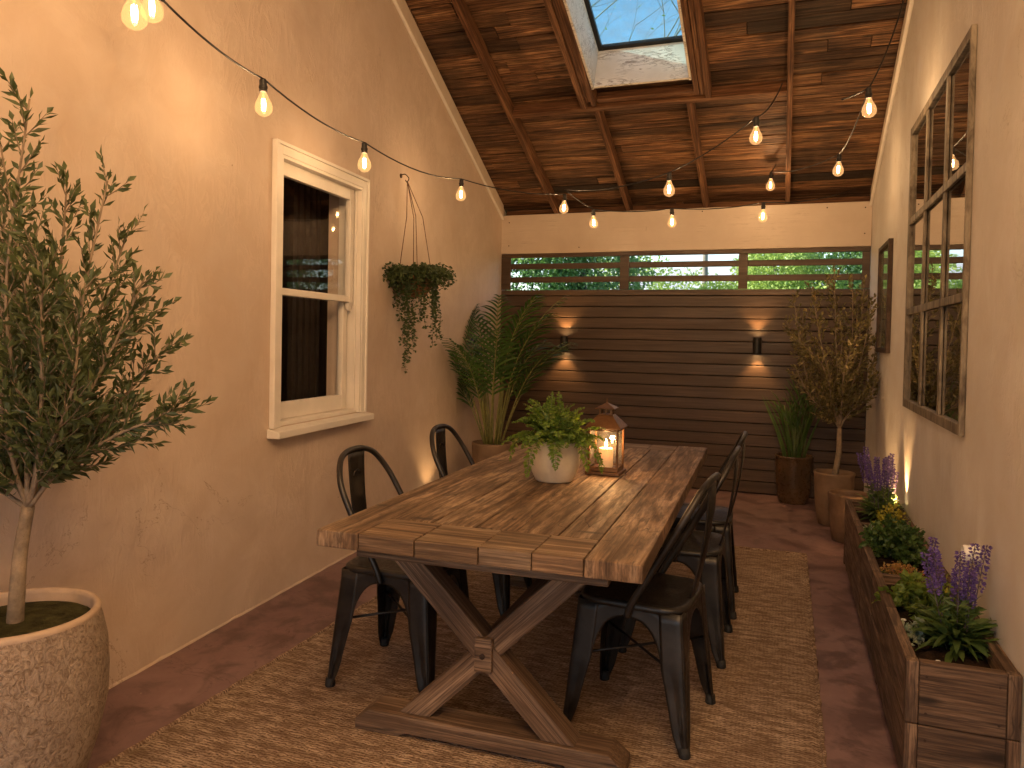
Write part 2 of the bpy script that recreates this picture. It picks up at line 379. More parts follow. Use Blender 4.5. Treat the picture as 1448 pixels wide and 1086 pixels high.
M['varleaf'] = leafmat('silver_leaf', (.16, .22, .15), (.30, .36, .26), (.45, .48, .38), .5, .25)
M['purple'] = leafmat('purple_floret', (.075, .045, .20), (.13, .08, .32), (.20, .13, .42), .6, .3)
M['treeleaf'] = leafmat('garden_leaf', (.06, .14, .04), (.12, .24, .06), (.20, .36, .10), .5, .35)
M['treeleaf2'] = leafmat('garden_leaf_pale', (.18, .28, .07), (.30, .42, .11), (.45, .55, .16), .5, .35)
M['treeleaf3'] = leafmat('garden_leaf_blue', (.07, .14, .05), (.13, .24, .08), (.22, .36, .12), .5, .3)
M['lawn'] = simple('lawn', (.07, .11, .03), .95, var=.4, nscale=1.5, bump=.3)
M['housewall'] = simple('pale_siding', (.50, .50, .46), .6, var=.04, nscale=2)
M['houseroof'] = simple('grey_shingles', (.42, .43, .45), .8, var=.15, nscale=4)
M['pane'] = simple('dark_pane', (.03, .04, .05), .1)
def wellmat():
    t = NT('flaking_white_paint'); v = t.coord((3, 14, 14))
    n = t.noise(v, 1.6, 6, .65, 1.6); m = t.noise(t.coord((1, 1, 1)), 5, 4)
    f = t.math('MULTIPLY', t.ramp(t.math('ABSOLUTE', t.math('SUBTRACT', n, .5)), [(.012, 1.), (.035, 0.)]), t.ramp(m, [(.42, 0.), (.55, .8)]))
    c = t.mix(f, t.ramp(m, [(.3, (.60, .56, .49)), (.7, (.76, .73, .67))]), (.16, .12, .08))
    return t.done(t.bsdf(c, .7, t.bump(n, .5, .006)))
M['well'] = wellmat()
def weathered():
    t = NT('weathered_window_frame'); n = t.noise(t.coord((7, 7, 2.2)), 3, 6, .65, .5); m = t.noise(t.coord((1, 1, 1)), 20, 4)
    c = t.ramp(n, [(.32, (.05, .035, .022)), (.5, (.17, .135, .095)), (.68, (.30, .25, .18))])
    return t.done(t.bsdf(c, .6, t.bump(t.math('ADD', n, t.math('MULTIPLY', m, .4)), .5, .005), spec=.35))
M['oldframe'] = weathered()

# ------------------------------------------------------------------ setting
TA = .41; Z0 = 2.57 + TA * 7.08          # lower plane of the rafters: z = Z0 - TA*y
def roofz(y, off=0): return Z0 - TA * y + off
DECK = .115
XR = .655; YB = -1.7; YBACK = 7.08
MB().add([(-80, -60, -.05), (80, -60, -.05), (80, 140, -.05), (-80, 140, -.05)], [(0, 1, 2, 3)]).build('ground', M['lawn'], kind='structure')
MB().box((-3.2, YB - .4, -.30), (1.1, 7.16, 0)).build('floor', M['floor'], kind='structure')
MB().box((-9, -12, -.30), (7, YB - .42, -.012)).build('bounce_slab', simple('pale_bounce_paving', (.42, .38, .33), .8, var=.12, nscale=2), kind='structure')  # unseen pale slab added to bounce sunlight in through the doorway
# left wall: its own axes, x' along the wall, y' into the room is -y'
LA = math.atan(.067)
LWM = Matrix.Translation((-2.40 + .067 * 2.6, 0, 0)) @ Matrix.Rotation(R(90) + LA, 4, 'Z')   # local x along the wall (towards the back), local y points away from the room
CL = math.cos(LA)
def lx(y): return y / CL
WX0, WX1, WZ0, WZ1 = lx(3.205), lx(4.085), .875, 2.262     # hole
lw = empty('plaster_wall', label='long tan plaster wall on the left with the sash window', cat='wall')
lw.matrix_basis = LWM
xs, xe = lx(YB), lx(7.2)
def ztop(xp): return roofz(xp * CL, .10)
mb = MB()
mb.prism([(xs, -.02), (WX0, -.02), (WX0, ztop(WX0)), (xs, ztop(xs))], 0, .22)
mb.prism([(WX1, -.02), (xe, -.02), (xe, ztop(xe)), (WX1, ztop(WX1))], 0, .22)
mb.prism([(WX0, -.02), (WX1, -.02), (WX1, WZ0), (WX0, WZ0)], 0, .22)
mb.prism([(WX0, WZ1), (WX1, WZ1), (WX1, ztop(WX1)), (WX0, ztop(WX0))], 0, .22)
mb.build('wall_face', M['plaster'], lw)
def frieze(xp): return ztop(xp) - .10
mb = MB(); a, b = xs, lx(7.055)
mb.prism([(a, frieze(a) - .035), (b, frieze(b) - .035), (b, frieze(b) + .09), (a, frieze(a) + .09)], -.018, -.001)
mb.build('frieze_board', M['frieze'], lw, bevel=.003)
mb = MB(); mb.prism([(a, frieze(a) - .055), (b, frieze(b) - .055), (b, frieze(b) - .037), (a, frieze(a) - .037)], -.026, -.001)
mb.build('frieze_lit_edge', M['trim'], lw, bevel=.006)  # added strip in paler paint stands for the lit lower frieze edge
mb = MB(); n = 260
mb.tube([(lx(YB) + (lx(7.05) - lx(YB)) * i / n, .002 + .004 * noise.noise(V((i * .35, 0, 1))), .001 + .007 * noise.noise(V((i * .43, 5, 0)))) for i in range(n + 1)], .009, 6)
mb.build('plaster_edge', M['plaster'], lw, smooth=True)
# dark room behind the window
mb = MB()
X0, X1 = WX0 - .5, WX1 + .6
mb.add([V(p) for p in ((X0, .225, .3), (X1, .225, .3), (X1, 2.2, .3), (X0, 2.2, .3), (X0, .225, 2.7), (X1, .225, 2.7), (X1, 2.2, 2.7), (X0, 2.2, 2.7))],
       [(0, 1, 2, 3), (4, 7, 6, 5), (0, 3, 7, 4), (1, 5, 6, 2), (2, 6, 7, 3)])
mb.build('room_lining', M['dark'], lw)
mb = MB()
for i in range(9):
    x = WX1 - .02 + i * .035; mb.box((x - .25, .30 + (i % 2) * .015, .4), (x - .22, .33 + (i % 2) * .015, 2.6))
mb.build('curtain', M['curtain'], lw)
# sash window
sw = empty('sash_window', label='white painted double hung sash window with dark glass in the left wall', cat='window')
sw.matrix_basis = LWM
mb = MB(); c = .05
ox0, ox1, oz0, oz1 = WX0 - c, WX1 + c, WZ0 - .002, WZ1 + c
mb.box((ox0, -.022, oz0), (WX0, -.001, oz1)); mb.box((WX1, -.022, oz0), (ox1, -.001, oz1)); mb.box((WX0, -.0215, WZ1), (WX1, -.0012, oz1))
mb.box((ox0 - .012, -.032, oz0), (ox0 + .006, -.001, oz1 + .012)); mb.box((ox1 - .006, -.032, oz0), (ox1 + .012, -.001, oz1 + .012)); mb.box((ox0 + .006, -.0325, oz1 - .006), (ox1 - .006, -.001, oz1 + .012))
mb.build('casing', M['trim'], sw, bevel=.003)
mb = MB(); j = .018
mb.box((WX0, -.018, WZ0), (WX0 + j, .14, WZ1)); mb.box((WX1 - j, -.018, WZ0), (WX1, .14, WZ1)); mb.box((WX0 + j, -.018, WZ1 - j), (WX1 - j, .14, WZ1)); mb.box((WX0 + j, .002, WZ0), (WX1 - j, .14, WZ0 + .02))
mb.box((WX1 - j - .015, .010, WZ0 + .02), (WX1 - j, .022, WZ1 - j)); mb.box((WX0 + j, .010, WZ0 + .02), (WX0 + j + .015, .022, WZ1 - j))
mb.build('jamb', M['trim'], sw, bevel=.002)
MB().prism([(-.075, WZ0 - .05), (-.001, WZ0 - .05), (-.001, WZ0 - .003), (-.075, WZ0 - .014)], ox0 - .03, ox1 + .03, 'x').build('sill', M['trim'], sw, bevel=.004)
def sash(name, x0, x1, z0, z1, y0, st, top, bot, part):
    s = MB(); d = .034
    s.box((x0, y0, z0), (x0 + st, y0 + d, z1)); s.box((x1 - st, y0, z0), (x1, y0 + d, z1))
    s.box((x0 + st, y0 + .001, z0), (x1 - st, y0 + d - .001, z0 + bot)); s.box((x0 + st, y0 + .001, z1 - top), (x1 - st, y0 + d - .001, z1))
    o = s.build(name, M['trim'], part, bevel=.004)
    MB().box((x0 + st - .004, y0 + .016, z0 + bot - .004), (x1 - st + .004, y0 + .020, z1 - top + .004)).build('pane', M['glass'], o)
    return o
MEET = 1.575
us = sash('upper_sash', WX0 + j, WX1 - j - .02, MEET - .022, WZ1 - j, .024, .045, .07, .038, sw)
ls = sash('lower_sash', WX0 + j, WX1 - j - .02, WZ0 + .022, MEET + .015, .062, .05, .03, .09, sw)
MB().prism([(.024, MEET - .022), (.058, MEET - .022), (.050, MEET - .06), (.036, MEET - .075), (.030, MEET - .05)], WX1 - j - .064, WX1 - j - .022, 'x').build('sash_horn', M['trim'], us, bevel=.003)

# right wall
rw = empty('plaster_wall', label='long tan plaster wall on the right behind the planter', cat='wall')
def rz(y): return roofz(y, .10)
MB().prism([(YB, -.02), (7.2, -.02), (7.2, rz(7.2)), (YB, rz(YB))], XR, XR + .22, 'x').build('wall_face', M['plaster_daylit'], rw)
MB().prism([(YB, rz(YB) - .13), (7.055, rz(7.055) - .13), (7.055, rz(7.055) - .01), (YB, rz(YB) - .01)], XR - .018, XR - .001, 'x').build('frieze_board', M['frieze'], rw, bevel=.003)
MB().prism([(YB, rz(YB) - .152), (7.055, rz(7.055) - .152), (7.055, rz(7.055) - .132), (YB, rz(YB) - .132)], XR - .026, XR - .001, 'x').build('frieze_lit_edge', M['trim'], rw, bevel=.006)  # same added strip: the bright lit edge is put in as paler paint
# rear wall, behind the camera, with a wide doorway
bw = empty('plaster_wall', (0, YB, 0), label='plaster wall with a wide doorway behind the viewer', cat='wall')
mb = MB(); zt = roofz(YB, .1)
mb.box((-3.1, -.2, -.02), (-2.05, -.002, zt)); mb.box((.45, -.2, -.02), (XR + .22, -.002, zt)); mb.box((-2.05, -.2, 2.45), (.45, -.002, zt))
mb.build('wall_face', M['plaster'], bw)

# back: painted beam, slatted screen
xl = -2.72
bm_ = tag(MB().box((xl, 7.06, 2.192), (XR - .002, 7.12, 2.572)).build('header_beam', M['beam'], bevel=.004), 'pale painted beam across the back under the roof', 'beam')
pl = MB().box((-1.575, 7.052, 2.378), (-1.255, 7.0595, 2.415)).build('cover_strip', M['beam'], bm_, bevel=.002)
for (x, z) in ((-2.62, 2.50), (-2.62, 2.27), (.60, 2.52), (.60, 2.30), (-.75, 2.54), (.30, 2.53), (-1.9, 2.24)):
    m = MB(); m.lathe([(0, 0), (.006, 0), (.006, .0015), (0, .002)], 10); m.build('nail_head', M['iron'], bm_, M=Matrix.Translation((x, 7.0598, z)) @ Matrix.Rotation(R(90), 4, 'X'))
sc = empty('slatted_screen', (-1, 7.09, 0), label='dark brown horizontal board screen with open slats along its top', cat='fence')
SM = Matrix.Translation((1, -7.09, 0))
def spart(mb, name, mat=M['screen'], **k):
    o = mb.build(name, mat, sc, **k); o.matrix_basis = SM; return o
mb = MB(); z = .012; i = 0; pitch = (1.832 - .012) / 17.5
while z < 1.83:
    h = min(pitch - .008, 1.832 - z); dy = U(-.0015, .0015)
    mb.box((xl, 7.082 + dy, z), (XR - .002, 7.102 + dy, z + h)); z += pitch
spart(mb, 'board_panel', bevel=.003)
spart(MB().box((xl, 7.106, 0), (XR - .002, 7.118, 1.80)), 'gap_shade_panel', M['dark'])  # dark sheet added so the gaps between boards look shaded
for (a, b) in ((2.038, 2.093), (1.907, 1.962)):
    spart(MB().box((xl, 7.088, a), (XR - .003, 7.108, b)), 'slat', bevel=.003)
for (a, b) in ((xl, -2.60), (-1.50, -1.413), (-.422, -.343), (.588, XR - .003)):
    spart(MB().box((a, 7.074, 1.834), (b, 7.086, 2.149)), 'post', bevel=.002)
spart(MB().box((xl, 7.072, 2.151), (XR - .003, 7.110, 2.191)), 'top_rail', bevel=.003)

# roof
rf = empty('roof', (0, 0, 0), label='sloping roof of reddish brown reclaimed boards on rafters with a skylight', cat='roof')
RA = -math.atan(TA)
ROOF = Matrix.Translation((0, 0, Z0)) @ Matrix.Rotation(RA, 4, 'X')     # local y runs down the slope towards the back
cs = math.cos(RA)
def ry(y): return (y) / cs - 0.0      # world y on the lower plane -> local y
def rpart(mb, name, mat, parent=rf, **k):
    o = mb.build(name, mat, parent, **k)
    if parent is rf: o.matrix_basis = ROOF
    return o
SX0, SX1 = -1.392, -.700
SY0, SY1 = ry(4.05), ry(5.49)
LH = .104                                   # rafter depth
mb = MB(); y = ry(YB - .3); ye = ry(7.42)
while y < ye:
    w = RND.choice((.085, .115, .118, .14)); y1 = min(y + w, ye)
    segs = [(-2.95, XR + .3)]
    if y1 > SY0 and y < SY1: segs = [(-2.95, SX0 - .02), (SX1 + .02, XR + .3)]
    for (a, b) in segs:
        cuts = [a] + sorted(x for x in (U(a, b) for _ in range(RND.choice((0, 1, 1, 2)))) if a + .3 < x < b - .3) + [b]
        for p, q in zip(cuts[:-1], cuts[1:]):
            dz = U(0, .010)
            mb.box((p + .002, y + .004, LH + dz), (q - .002, y1 - .003, LH + .022 + dz))
    y = y1
rpart(mb, 'roof_boards', M['deck'], bevel=.0015, segs=1)
mb = MB(); zz = LH + .032
mb.box((-3.0, ry(YB - .3), zz), (SX0 - .03, ye, zz + .02)); mb.box((SX1 + .03, ry(YB - .3), zz), (XR + .35, ye, zz + .02))
mb.box((SX0 - .03, ry(YB - .3), zz), (SX1 + .03, SY0, zz + .02)); mb.box((SX0 - .03, SY1 + .01, zz), (SX1 + .03, ye, zz + .02))
rpart(mb, 'roof_covering', M['dark'])
def rafter(x0, x1, ya, yb, z0=0.): 
    mb = MB().box((0, -(x1 - x0) / 2, z0), (yb - ya, (x1 - x0) / 2, LH - .002))
    o = mb.build('rafter', M['rafter'], rf, bevel=.004)
    o.matrix_basis = ROOF @ Matrix.Translation(((x0 + x1) / 2, ya, 0)) @ Matrix.Rotation(R(90), 4, 'Z')
    return o
HY = ry(5.70)
y0_, y1_ = ry(YB), ry(7.30)
rafter(-2.158, -2.110, y0_, y1_); rafter(-.042, -.002, y0_, y1_)
rafter(-1.452, -1.408, HY + .045, y1_); rafter(-.745, -.698, HY + .045, y1_)
rafter(-1.540, -1.492, y0_, HY - .002, -.004); rafter(-1.488, -1.452, y0_, HY - .06, .006); rafter(-1.449, -1.412, y0_, HY - .03, -.010)
rafter(-.680, -.642, y0_, HY - .05, -.004); rafter(-.639, -.605, y0_, HY - .03, .008); rafter(-.602, -.562, y0_, HY - .002, -.006)
mb = MB().box((-2.108, HY, 0), (-.044, HY + .042, LH - .003)); rpart(mb, 'header_joist', M['rafter'], bevel=.004)
mb = MB().box((-1.41, HY - .055, .03), (-.682, HY - .004, LH - .004)); rpart(mb, 'header_joist', M['rafter'], bevel=.004)
mb = MB().box((xl + .03, ry(7.14), -.03), (XR - .01, ry(7.14) + .03, LH - .003)); rpart(mb, 'eaves_block', M['rafter'], bevel=.003)
# skylight
sk = empty('skylight'); sk.parent = rf; sk.matrix_basis = ROOF
H1 = .34
mb = MB()
mb.box((SX0 - .018, SY0, -.004), (SX0, SY1 + .018, H1)); mb.box((SX1, SY0, -.004), (SX1 + .018, SY1 + .018, H1)); mb.box((SX0, SY1, .004), (SX1, SY1 + .018, H1 - .001)); mb.box((SX0, SY0 - .018, .004), (SX1, SY0, H1 - .001))
mb.build('light_well', M['well'], sk, bevel=.002)
mb = MB(); fw_ = .032
for (a, b, c2, d) in ((SX0 - .02, SX0 + fw_, SY0 - .02, SY1 + .02), (SX1 - .01, SX1 + .02, SY0 - .02, SY1 + .02), (SX0 + fw_, SX1 - .01, SY1 - .032, SY1 + .019), (SX0 + fw_, SX1 - .01, SY0 - .019, SY0 + fw_)):
    mb.box((a, c2, H1 + .001), (b, d, H1 + .03))
mb.build('skylight_frame', M['gmetal'], sk, bevel=.003)
MB().box((SX0 + .02, SY0 + .02, H1 + .014), (SX1 - .005, SY1 - .02, H1 + .018)).build('skylight_glass', M['skyglass'], sk)

# window mounted on the right wall
ww = empty('paned_window', (XR, 4.1, 1.8), label='tall weathered wooden window of nine panes on the right wall', cat='window')
def wpart(mb, name, mat, par=None, **k):
    o = mb.build(name, mat, par or ww, **k)
    if not par: o.matrix_basis = Matrix.Translation((-XR, -4.1, -1.8))
    return o
a0, a1, b0, b1 = 3.325, 4.83, 1.005, 2.585; fx = XR - .022
mb = MB(); f = .045
mb.box((fx, a0, b0), (XR - .001, a0 + .022, b1)); mb.box((fx, a1 - f, b0), (XR - .001, a1, b1)); mb.box((fx + .001, a0 + .022, b0), (XR - .001, a1 - f, b0 + f)); mb.box((fx + .001, a0 + .022, b1 - f), (XR - .001, a1 - f, b1))
wpart(mb, 'window_frame', M['oldframe'], bevel=.004)
mb = MB()
for y in (3.80, 4.31): mb.box((fx + .004, y - .022, b0 + f), (XR - .006, y + .022, b1 - f))
for z in (1.545, 2.05): mb.box((fx + .001, a0 + .022, z - .018), (XR - .0065, a1 - f, z + .018))
wpart(mb, 'glazing_bars', M['oldframe'], bevel=.003)
MB_ = MB().box((XR - .005, a0 + .018, b0 + f - .005), (XR - .003, a1 - f + .005, b1 - f + .005)); wpart(MB_, 'pane', M['mirror'])
wpart(MB().box((XR - .0025, a0 + .01, b0 + .01), (XR - .0008, a1 - .01, b1 - .01)), 'dark_backing', M['dark'])
# narrow plaster return beside the window
# framed glass picture
fp = empty('framed_picture', (XR, 5.93, 1.7), label='small brown framed glass picture on the right wall near the back', cat='picture')
def fpart(mb, name, mat, **k):
    o = mb.build(name, mat, fp, **k); o.matrix_basis = Matrix.Translation((-XR, -5.93, -1.7))
p0, p1, q0, q1 = 5.62, 6.22, 1.30, 2.07; g = .03
mb = MB(); mb.box((XR - .03, p0, q0), (XR - .001, p0 + g, q1)); mb.box((XR - .03, p1 - g, q0), (XR - .001, p1, q1)); mb.box((XR - .029, p0 + g, q0), (XR - .001, p1 - g, q0 + g)); mb.box((XR - .029, p0 + g, q1 - g), (XR - .001, p1 - g, q1))
fpart(mb, 'picture_frame', M['iron'], bevel=.003)
t = NT('muted_green_reflection'); cc = t.ramp(t.noise(t.coord((1, 3, 2)), 3, 4), [(.35, (.10, .11, .07)), (.65, (.24, .24, .17))])  # green garden reflection put into the colour of the glass
M['print'] = t.done(t.bsdf(cc, .06, spec=.8))
fpart(MB().box((XR - .012, p0 + g - .003, q0 + g - .003), (XR - .006, p1 - g + .003, q1 - g + .003)), 'picture_glass', M['print'])

# rug
mb = MB(); nx, ny = 60, 110; rx0, rx1, ry0, ry1 = -1.945, .152, .95, 5.15
vs = []
for j_ in range(ny + 1):
    for i_ in range(nx + 1):
        u, v = i_ / nx, j_ / ny; x = rx0 + (rx1 - rx0) * u; y = ry0 + (ry1 - ry0) * v
        e = min(u * (rx1 - rx0), (1 - u) * (rx1 - rx0), v * (ry1 - ry0), (1 - v) * (ry1 - ry0))
        jit = .006 * noise.noise(V((x * 3, y * 3, 0)))
        if e < .001: x += jit; y += jit
        z = .005 + .010 * min(1, e / .02) + .0018 * noise.noise(V((x * 5, y * 5, 3)))
        vs.append((x, y, z))
mb.add(vs, [(j_ * (nx + 1) + i_, j_ * (nx + 1) + i_ + 1, (j_ + 1) * (nx + 1) + i_ + 1, (j_ + 1) * (nx + 1) + i_) for j_ in range(ny) for i_ in range(nx)])
rug = mb.build('woven_rug', M['rug'], smooth=True, label='large brown woven jute rug under the dining table', cat='rug')
mb = MB()
for (p, q) in (((rx0 + .004, ry0, .009), (rx0 + .004, ry1, .009)), ((rx1 - .004, ry0, .009), (rx1 - .004, ry1, .009)), ((rx0, ry1 - .004, .009), (rx1, ry1 - .004, .009))):
    n = 120; mb.tube([V(p).lerp(V(q), i / n) + V((.003 * math.sin(i * 1.7), .003 * math.sin(i * 2.3), .0)) for i in range(n + 1)], .008, 5)
mb.build('rug_edging', M['rug'], rug)
ZR = .0155

# ------------------------------------------------------------------ dining table
TC = V((-.850, 3.085, 0))
tb = empty('dining_table', (TC.x, TC.y, ZR), (0, 0, R(1.5)), label='long rustic wooden trestle table with crossed legs at each end', cat='table')
TT = .77 - ZR; TH = .050; hw, hl = .488, 1.16
xb = [-hw, -.345, -.20, -.055, .075, .205, .330, hw]
mb = MB(); g = .0016
for i in range(7):
    a, b = xb[i] + g, xb[i + 1] - g
    dz = U(-.0012, .0012)
    if i in (0, 6): mb.box((a, -hl, TT - TH + dz), (b, hl, TT + dz))
    else: mb.box((a, -hl + .205, TT - TH + dz), (b, hl - .205, TT + dz))
mb.build('tabletop', M['table'], tb, bevel=.003)
ends = [xb[1], -.165, .03, .185, xb[6]]
for s in (-1, 1):
    mb = MB()
    for i in range(4):
        dz = U(-.001, .001); y0, y1 = sorted((s * (hl + U(-.002, .002)), s * (hl - .2025)))
        mb.box((ends[i] + g, y0, TT - TH + dz), (ends[i + 1] - g, y1, TT + dz))
    mb.build('tabletop_end', M['tablex'], tb, bevel=.003)
mb = MB(); z1 = TT - TH - .002
for a, b, m_ in (((-.385, -hl + .06), (.385, -hl + .10), 'tablex'), ((-.385, hl - .10), (.385, hl - .06), 'tablex'), ((-.385, -hl + .102), (-.345, hl - .102), 'table'), ((.345, -hl + .102), (.385, hl - .102), 'table')):
    MB().box((*a, z1 - .035), (*b, z1)).build('apron', M[m_], tb, bevel=.003)
def trestle(ty, s):
    ox = -.06
    fb = MB(); n_, h_, d_ = .46, .072, .058
    # foot beam with chamfered ends and a relieved underside
    prof = [(px + ox, pz) for px, pz in [(-n_, .0), (-n_ + .16, 0), (-n_ + .19, .014), (n_ - .19, .014), (n_ - .16, 0), (n_, 0), (n_ - .0, .035), (n_ - .05, h_), (-n_ + .05, h_), (-n_, .035)]]
    fb.prism(prof, ty - d_, ty + d_, 'y'); fb.build('foot_beam', M['tableleg'], tb, bevel=.004)
    # cross legs, halved over each other: the one in front is set a little proud
    za, zb = h_ + .001, z1 - .001; w = .076; zx = .318; sl = .98
    def leg(xa, xb_, yc, d, nm='cross_leg'):
        q = (V((xb_, 0, zb)) - V((xa, 0, za))); L = q.length; k = w / 2 / (q.z / L)
        poly = [(xa - k, za), (xa + k, za), (xb_ + k, zb), (xb_ - k, zb)]
        mid = V(((xa + xb_) / 2, yc, (za + zb) / 2))
        X = V((q.x, 0, q.z)).normalized(); Y = V((0, 1, 0)); Z = X.cross(Y)
        Mx = Matrix((X, Y, Z)).transposed().to_4x4(); Mx.translation = mid; inv = Mx.inverted()
        m = MB(); vs = [inv @ V((px, yy, pz)) for yy in (yc - d, yc + d) for px, pz in poly]
        m.add(vs, [(3, 2, 1, 0), (4, 5, 6, 7), (0, 1, 5, 4), (1, 2, 6, 5), (2, 3, 7, 6), (3, 0, 4, 7)])
        m.build(nm, M['tableleg'], tb, bevel=.004, M=Mx)
    lo, hi = (zx - za) / sl, (zb - zx) / sl
    leg(ox - lo, ox + hi, ty - .004 * s, .043); leg(ox + lo, ox - hi, ty + .004 * s, .043)
    zc = zx
    o = MB().box((ox - .030, ty + s * .049 - .014, zc - .056), (ox + .030, ty + s * .049 + .014, zc + .056)).build('wedge_block', M['tableleg'], tb, bevel=.006)
    nl = MB(); nl.lathe([(.0, .0), (.009, .001), (.009, .006), (.004, .009), (0, .009)], 10)
    nl.build('bolt', M['iron'], o, M=Matrix.Translation((ox, ty + s * .063, zc)) @ Matrix.Rotation(R(90) * (1 if s < 0 else -1), 4, 'X'))
    return zc
zc = trestle(-.80, -1); trestle(.80, 1)
beam('stretcher', (-.06, -.752, zc), (-.06, .752, zc), .05, .085, M['tableleg'], tb)

# ------------------------------------------------------------------ metal chairs (front = +y)
def make_chair(label):
    r = empty('metal_chair', (0, 0, 0), label=label, cat='chair', group='black metal chairs around the table')
    Hs = .448; HT, HB = .172, .208
    def hh(z): return HB - (HB - HT) * min(1, z / .42)
    ZL = .255
    def wd(z): return .024 + .018 * min(1, z / .07) + .030 * (min(z, ZL) / ZL) ** 1.5
    zs = [0, .03, .06, .10, .15, .20, ZL, .30, .35, .40, .436]
    for sx, sy in ((-1, -1), (1, -1), (-1, 1), (1, 1)):
        m = MB(); vs = []
        for z in zs:
            h = hh(z); w = wd(z); c = .012
            fd = max(0, min(1, (.25 - z) / .08)) * .0045 * min(1, z / .05)
            prof = [(h - w, h), (h - w * .86, h), (h - w * .62, h - fd), (h - w * .42, h - fd), (h - w * .2 - c * .4, h), (h - c * .55, h - c * .08), (h - c * .22, h - c * .22)]
            prof = prof + [(b, a) for a, b in prof[-2::-1]]
            vs += [V((sx * a, sy * b, z)) for a, b in prof]
        k = 13; m.add(vs, [(i * k + j, i * k + j + 1, (i + 1) * k + j + 1, (i + 1) * k + j) for i in range(len(zs) - 1) for j in range(k - 1)])
        lg = m.build('leg', M['metal'], r, smooth=True, solid=.003, esplit=38)
        h = hh(0); MB().lathe([(.0, -.001), (.017, -.001), (.019, .004), (.016, .030), (.0, .032)], 12, (sx * (h - .012), sy * (h - .012), 0)).build('rubber_foot', M['rubber'], lg, smooth=True)
    # skirt with an arch on each side
    m = MB(); hs_ = hh(ZL); inner = hs_ - wd(ZL); AH = .145
    us_ = [inner * k / 10 * 1. for k in range(-10, 11)]
    us_ = sorted(set([round(x, 5) for x in us_] + [round(sg * inner * f, 5) for sg in (-1, 1) for f in (.95, .98, .995)]))
    for q in range(4):
        ca, sa = [(1, 0), (0, 1), (-1, 0), (0, -1)][q]; vs = []
        for u in us_:
            zl = ZL if abs(u) >= inner else ZL + AH * max(0, 1 - (abs(u) / inner) ** 2.6) ** .5
            for k in range(6):
                z = zl + (.436 - zl) * k / 5; hz = hh(z); uu = u * hz / hs_
                hz2 = hz; uu = math.copysign(abs(u) / inner * (hz - wd(ZL)), u)
                vs.append(V((uu * -sa + hz2 * ca, uu * ca + hz2 * sa, z)))
        N = len(us_); m.add(vs, [(i * 6 + k, (i + 1) * 6 + k, (i + 1) * 6 + k + 1, i * 6 + k + 1) for i in range(N - 1) for k in range(5)])
    m.build('skirt', M['metal'], r, smooth=True, solid=.003, esplit=38)
    # rim bead along the skirt top and the dished seat
    def sq(a, rad, p=4.5):
        c, s = math.cos(a), math.sin(a); k = (abs(c) ** p + abs(s) ** p) ** (-1 / p); return V((c * k * rad, s * k * rad, 0))
    m = MB(); seg = 48
    rings = [(.001, .4395), (.05, .4395), (.10, .4400), (.135, .442), (.155, .4475), (.168, .4515), (.176, .450), (.181, .444), (.181, .432), (.178, .428)]
    vs = [sq(2 * math.pi * k / seg, rr, 2.4 + 3.2 * rr / .18) + V((0, 0, z)) for rr, z in rings for k in range(seg)]
    m.add(vs, [(i * seg + k, i * seg + (k + 1) % seg, (i + 1) * seg + (k + 1) % seg, (i + 1) * seg + k) for i in range(len(rings) - 1) for k in range(seg)])
    m.add([sq(2 * math.pi * k / seg, .001) + V((0, 0, .4395)) for k in range(seg)], [tuple(range(seg))])
    st = m.build('seat', M['metal'], r, smooth=True)
    m = MB()
    for i in range(-2, 3):
        for j in range(-2, 3):
            if abs(i) + abs(j) < 3: m.lathe([(0, 0), (.0035, 0), (.0035, .0008), (0, .0009)], 8, (i * .018, j * .018, .4398))
    m.build('seat_perforation', M['rubber'], st)
    # crossed rods below
    m = MB(); a = hh(.22) - .012
    m.tube([(-a, -a, .235), (a, a, .235)], .005, 6); m.tube([(-a, a, .246), (a, -a, .246)], .005, 6); m.build('cross_brace', M['metal'], r, smooth=True)
    # back hoop
    pts = [(.187, .0, .405), (.188, -.02, .46), (.189, -.075, .56), (.187, -.135, .67), (.172, -.18, .755), (.125, -.212, .825), (.065, -.226, .852), (0, -.229, .858)]
    pts = smoothpath(pts + [(-x, y, z) for x, y, z in pts[-2::-1]], 6)
    m = MB().tube(pts, .0115, 10); m.build('back_hoop', M['metal'], r, smooth=True)
    m = MB()
    for s in (-1, 1): m.lathe([(0, 0), (.010, 0), (.010, .005), (0, .007)], 10, (0, 0, 0)); 
    m = MB(); nz, nx_ = 14, 8; vs = []
    for i in range(nz + 1):
        t = i / nz; z = .44 + (.850 - .44) * t; y = -.168 - .060 * t ** .9 - .012 * math.sin(math.pi * t); hwid = .042 + .016 * t
        for k in range(nx_ + 1):
            u = -1 + 2 * k / nx_; off = .006 * (abs(u) ** 4) - .0035 * (1 if .7 < t < .9 and abs(u) < .6 else 0)
            vs.append(V((u * hwid, y + off, z)))
    m.add(vs, [(i * (nx_ + 1) + k, i * (nx_ + 1) + k + 1, (i + 1) * (nx_ + 1) + k + 1, (i + 1) * (nx_ + 1) + k) for i in range(nz) for k in range(nx_)])
    sp = m.build('back_splat', M['metal'], r, smooth=True, solid=.003)
    tt = .80; z = .44 + .41 * tt; y = -.168 - .060 * tt ** .9 - .012 * math.sin(math.pi * tt) + .004
    m = MB().tube(smoothpath([(-.022, y + .004, z - .012), (-.020, y + .004, z), (-.008, y + .004, z + .007), (.008, y + .004, z + .007), (.020, y + .004, z), (.022, y + .004, z - .012)], 3), .0028, 6)
    m.build('grip_slot', M['metal'], sp, smooth=True)
    return r
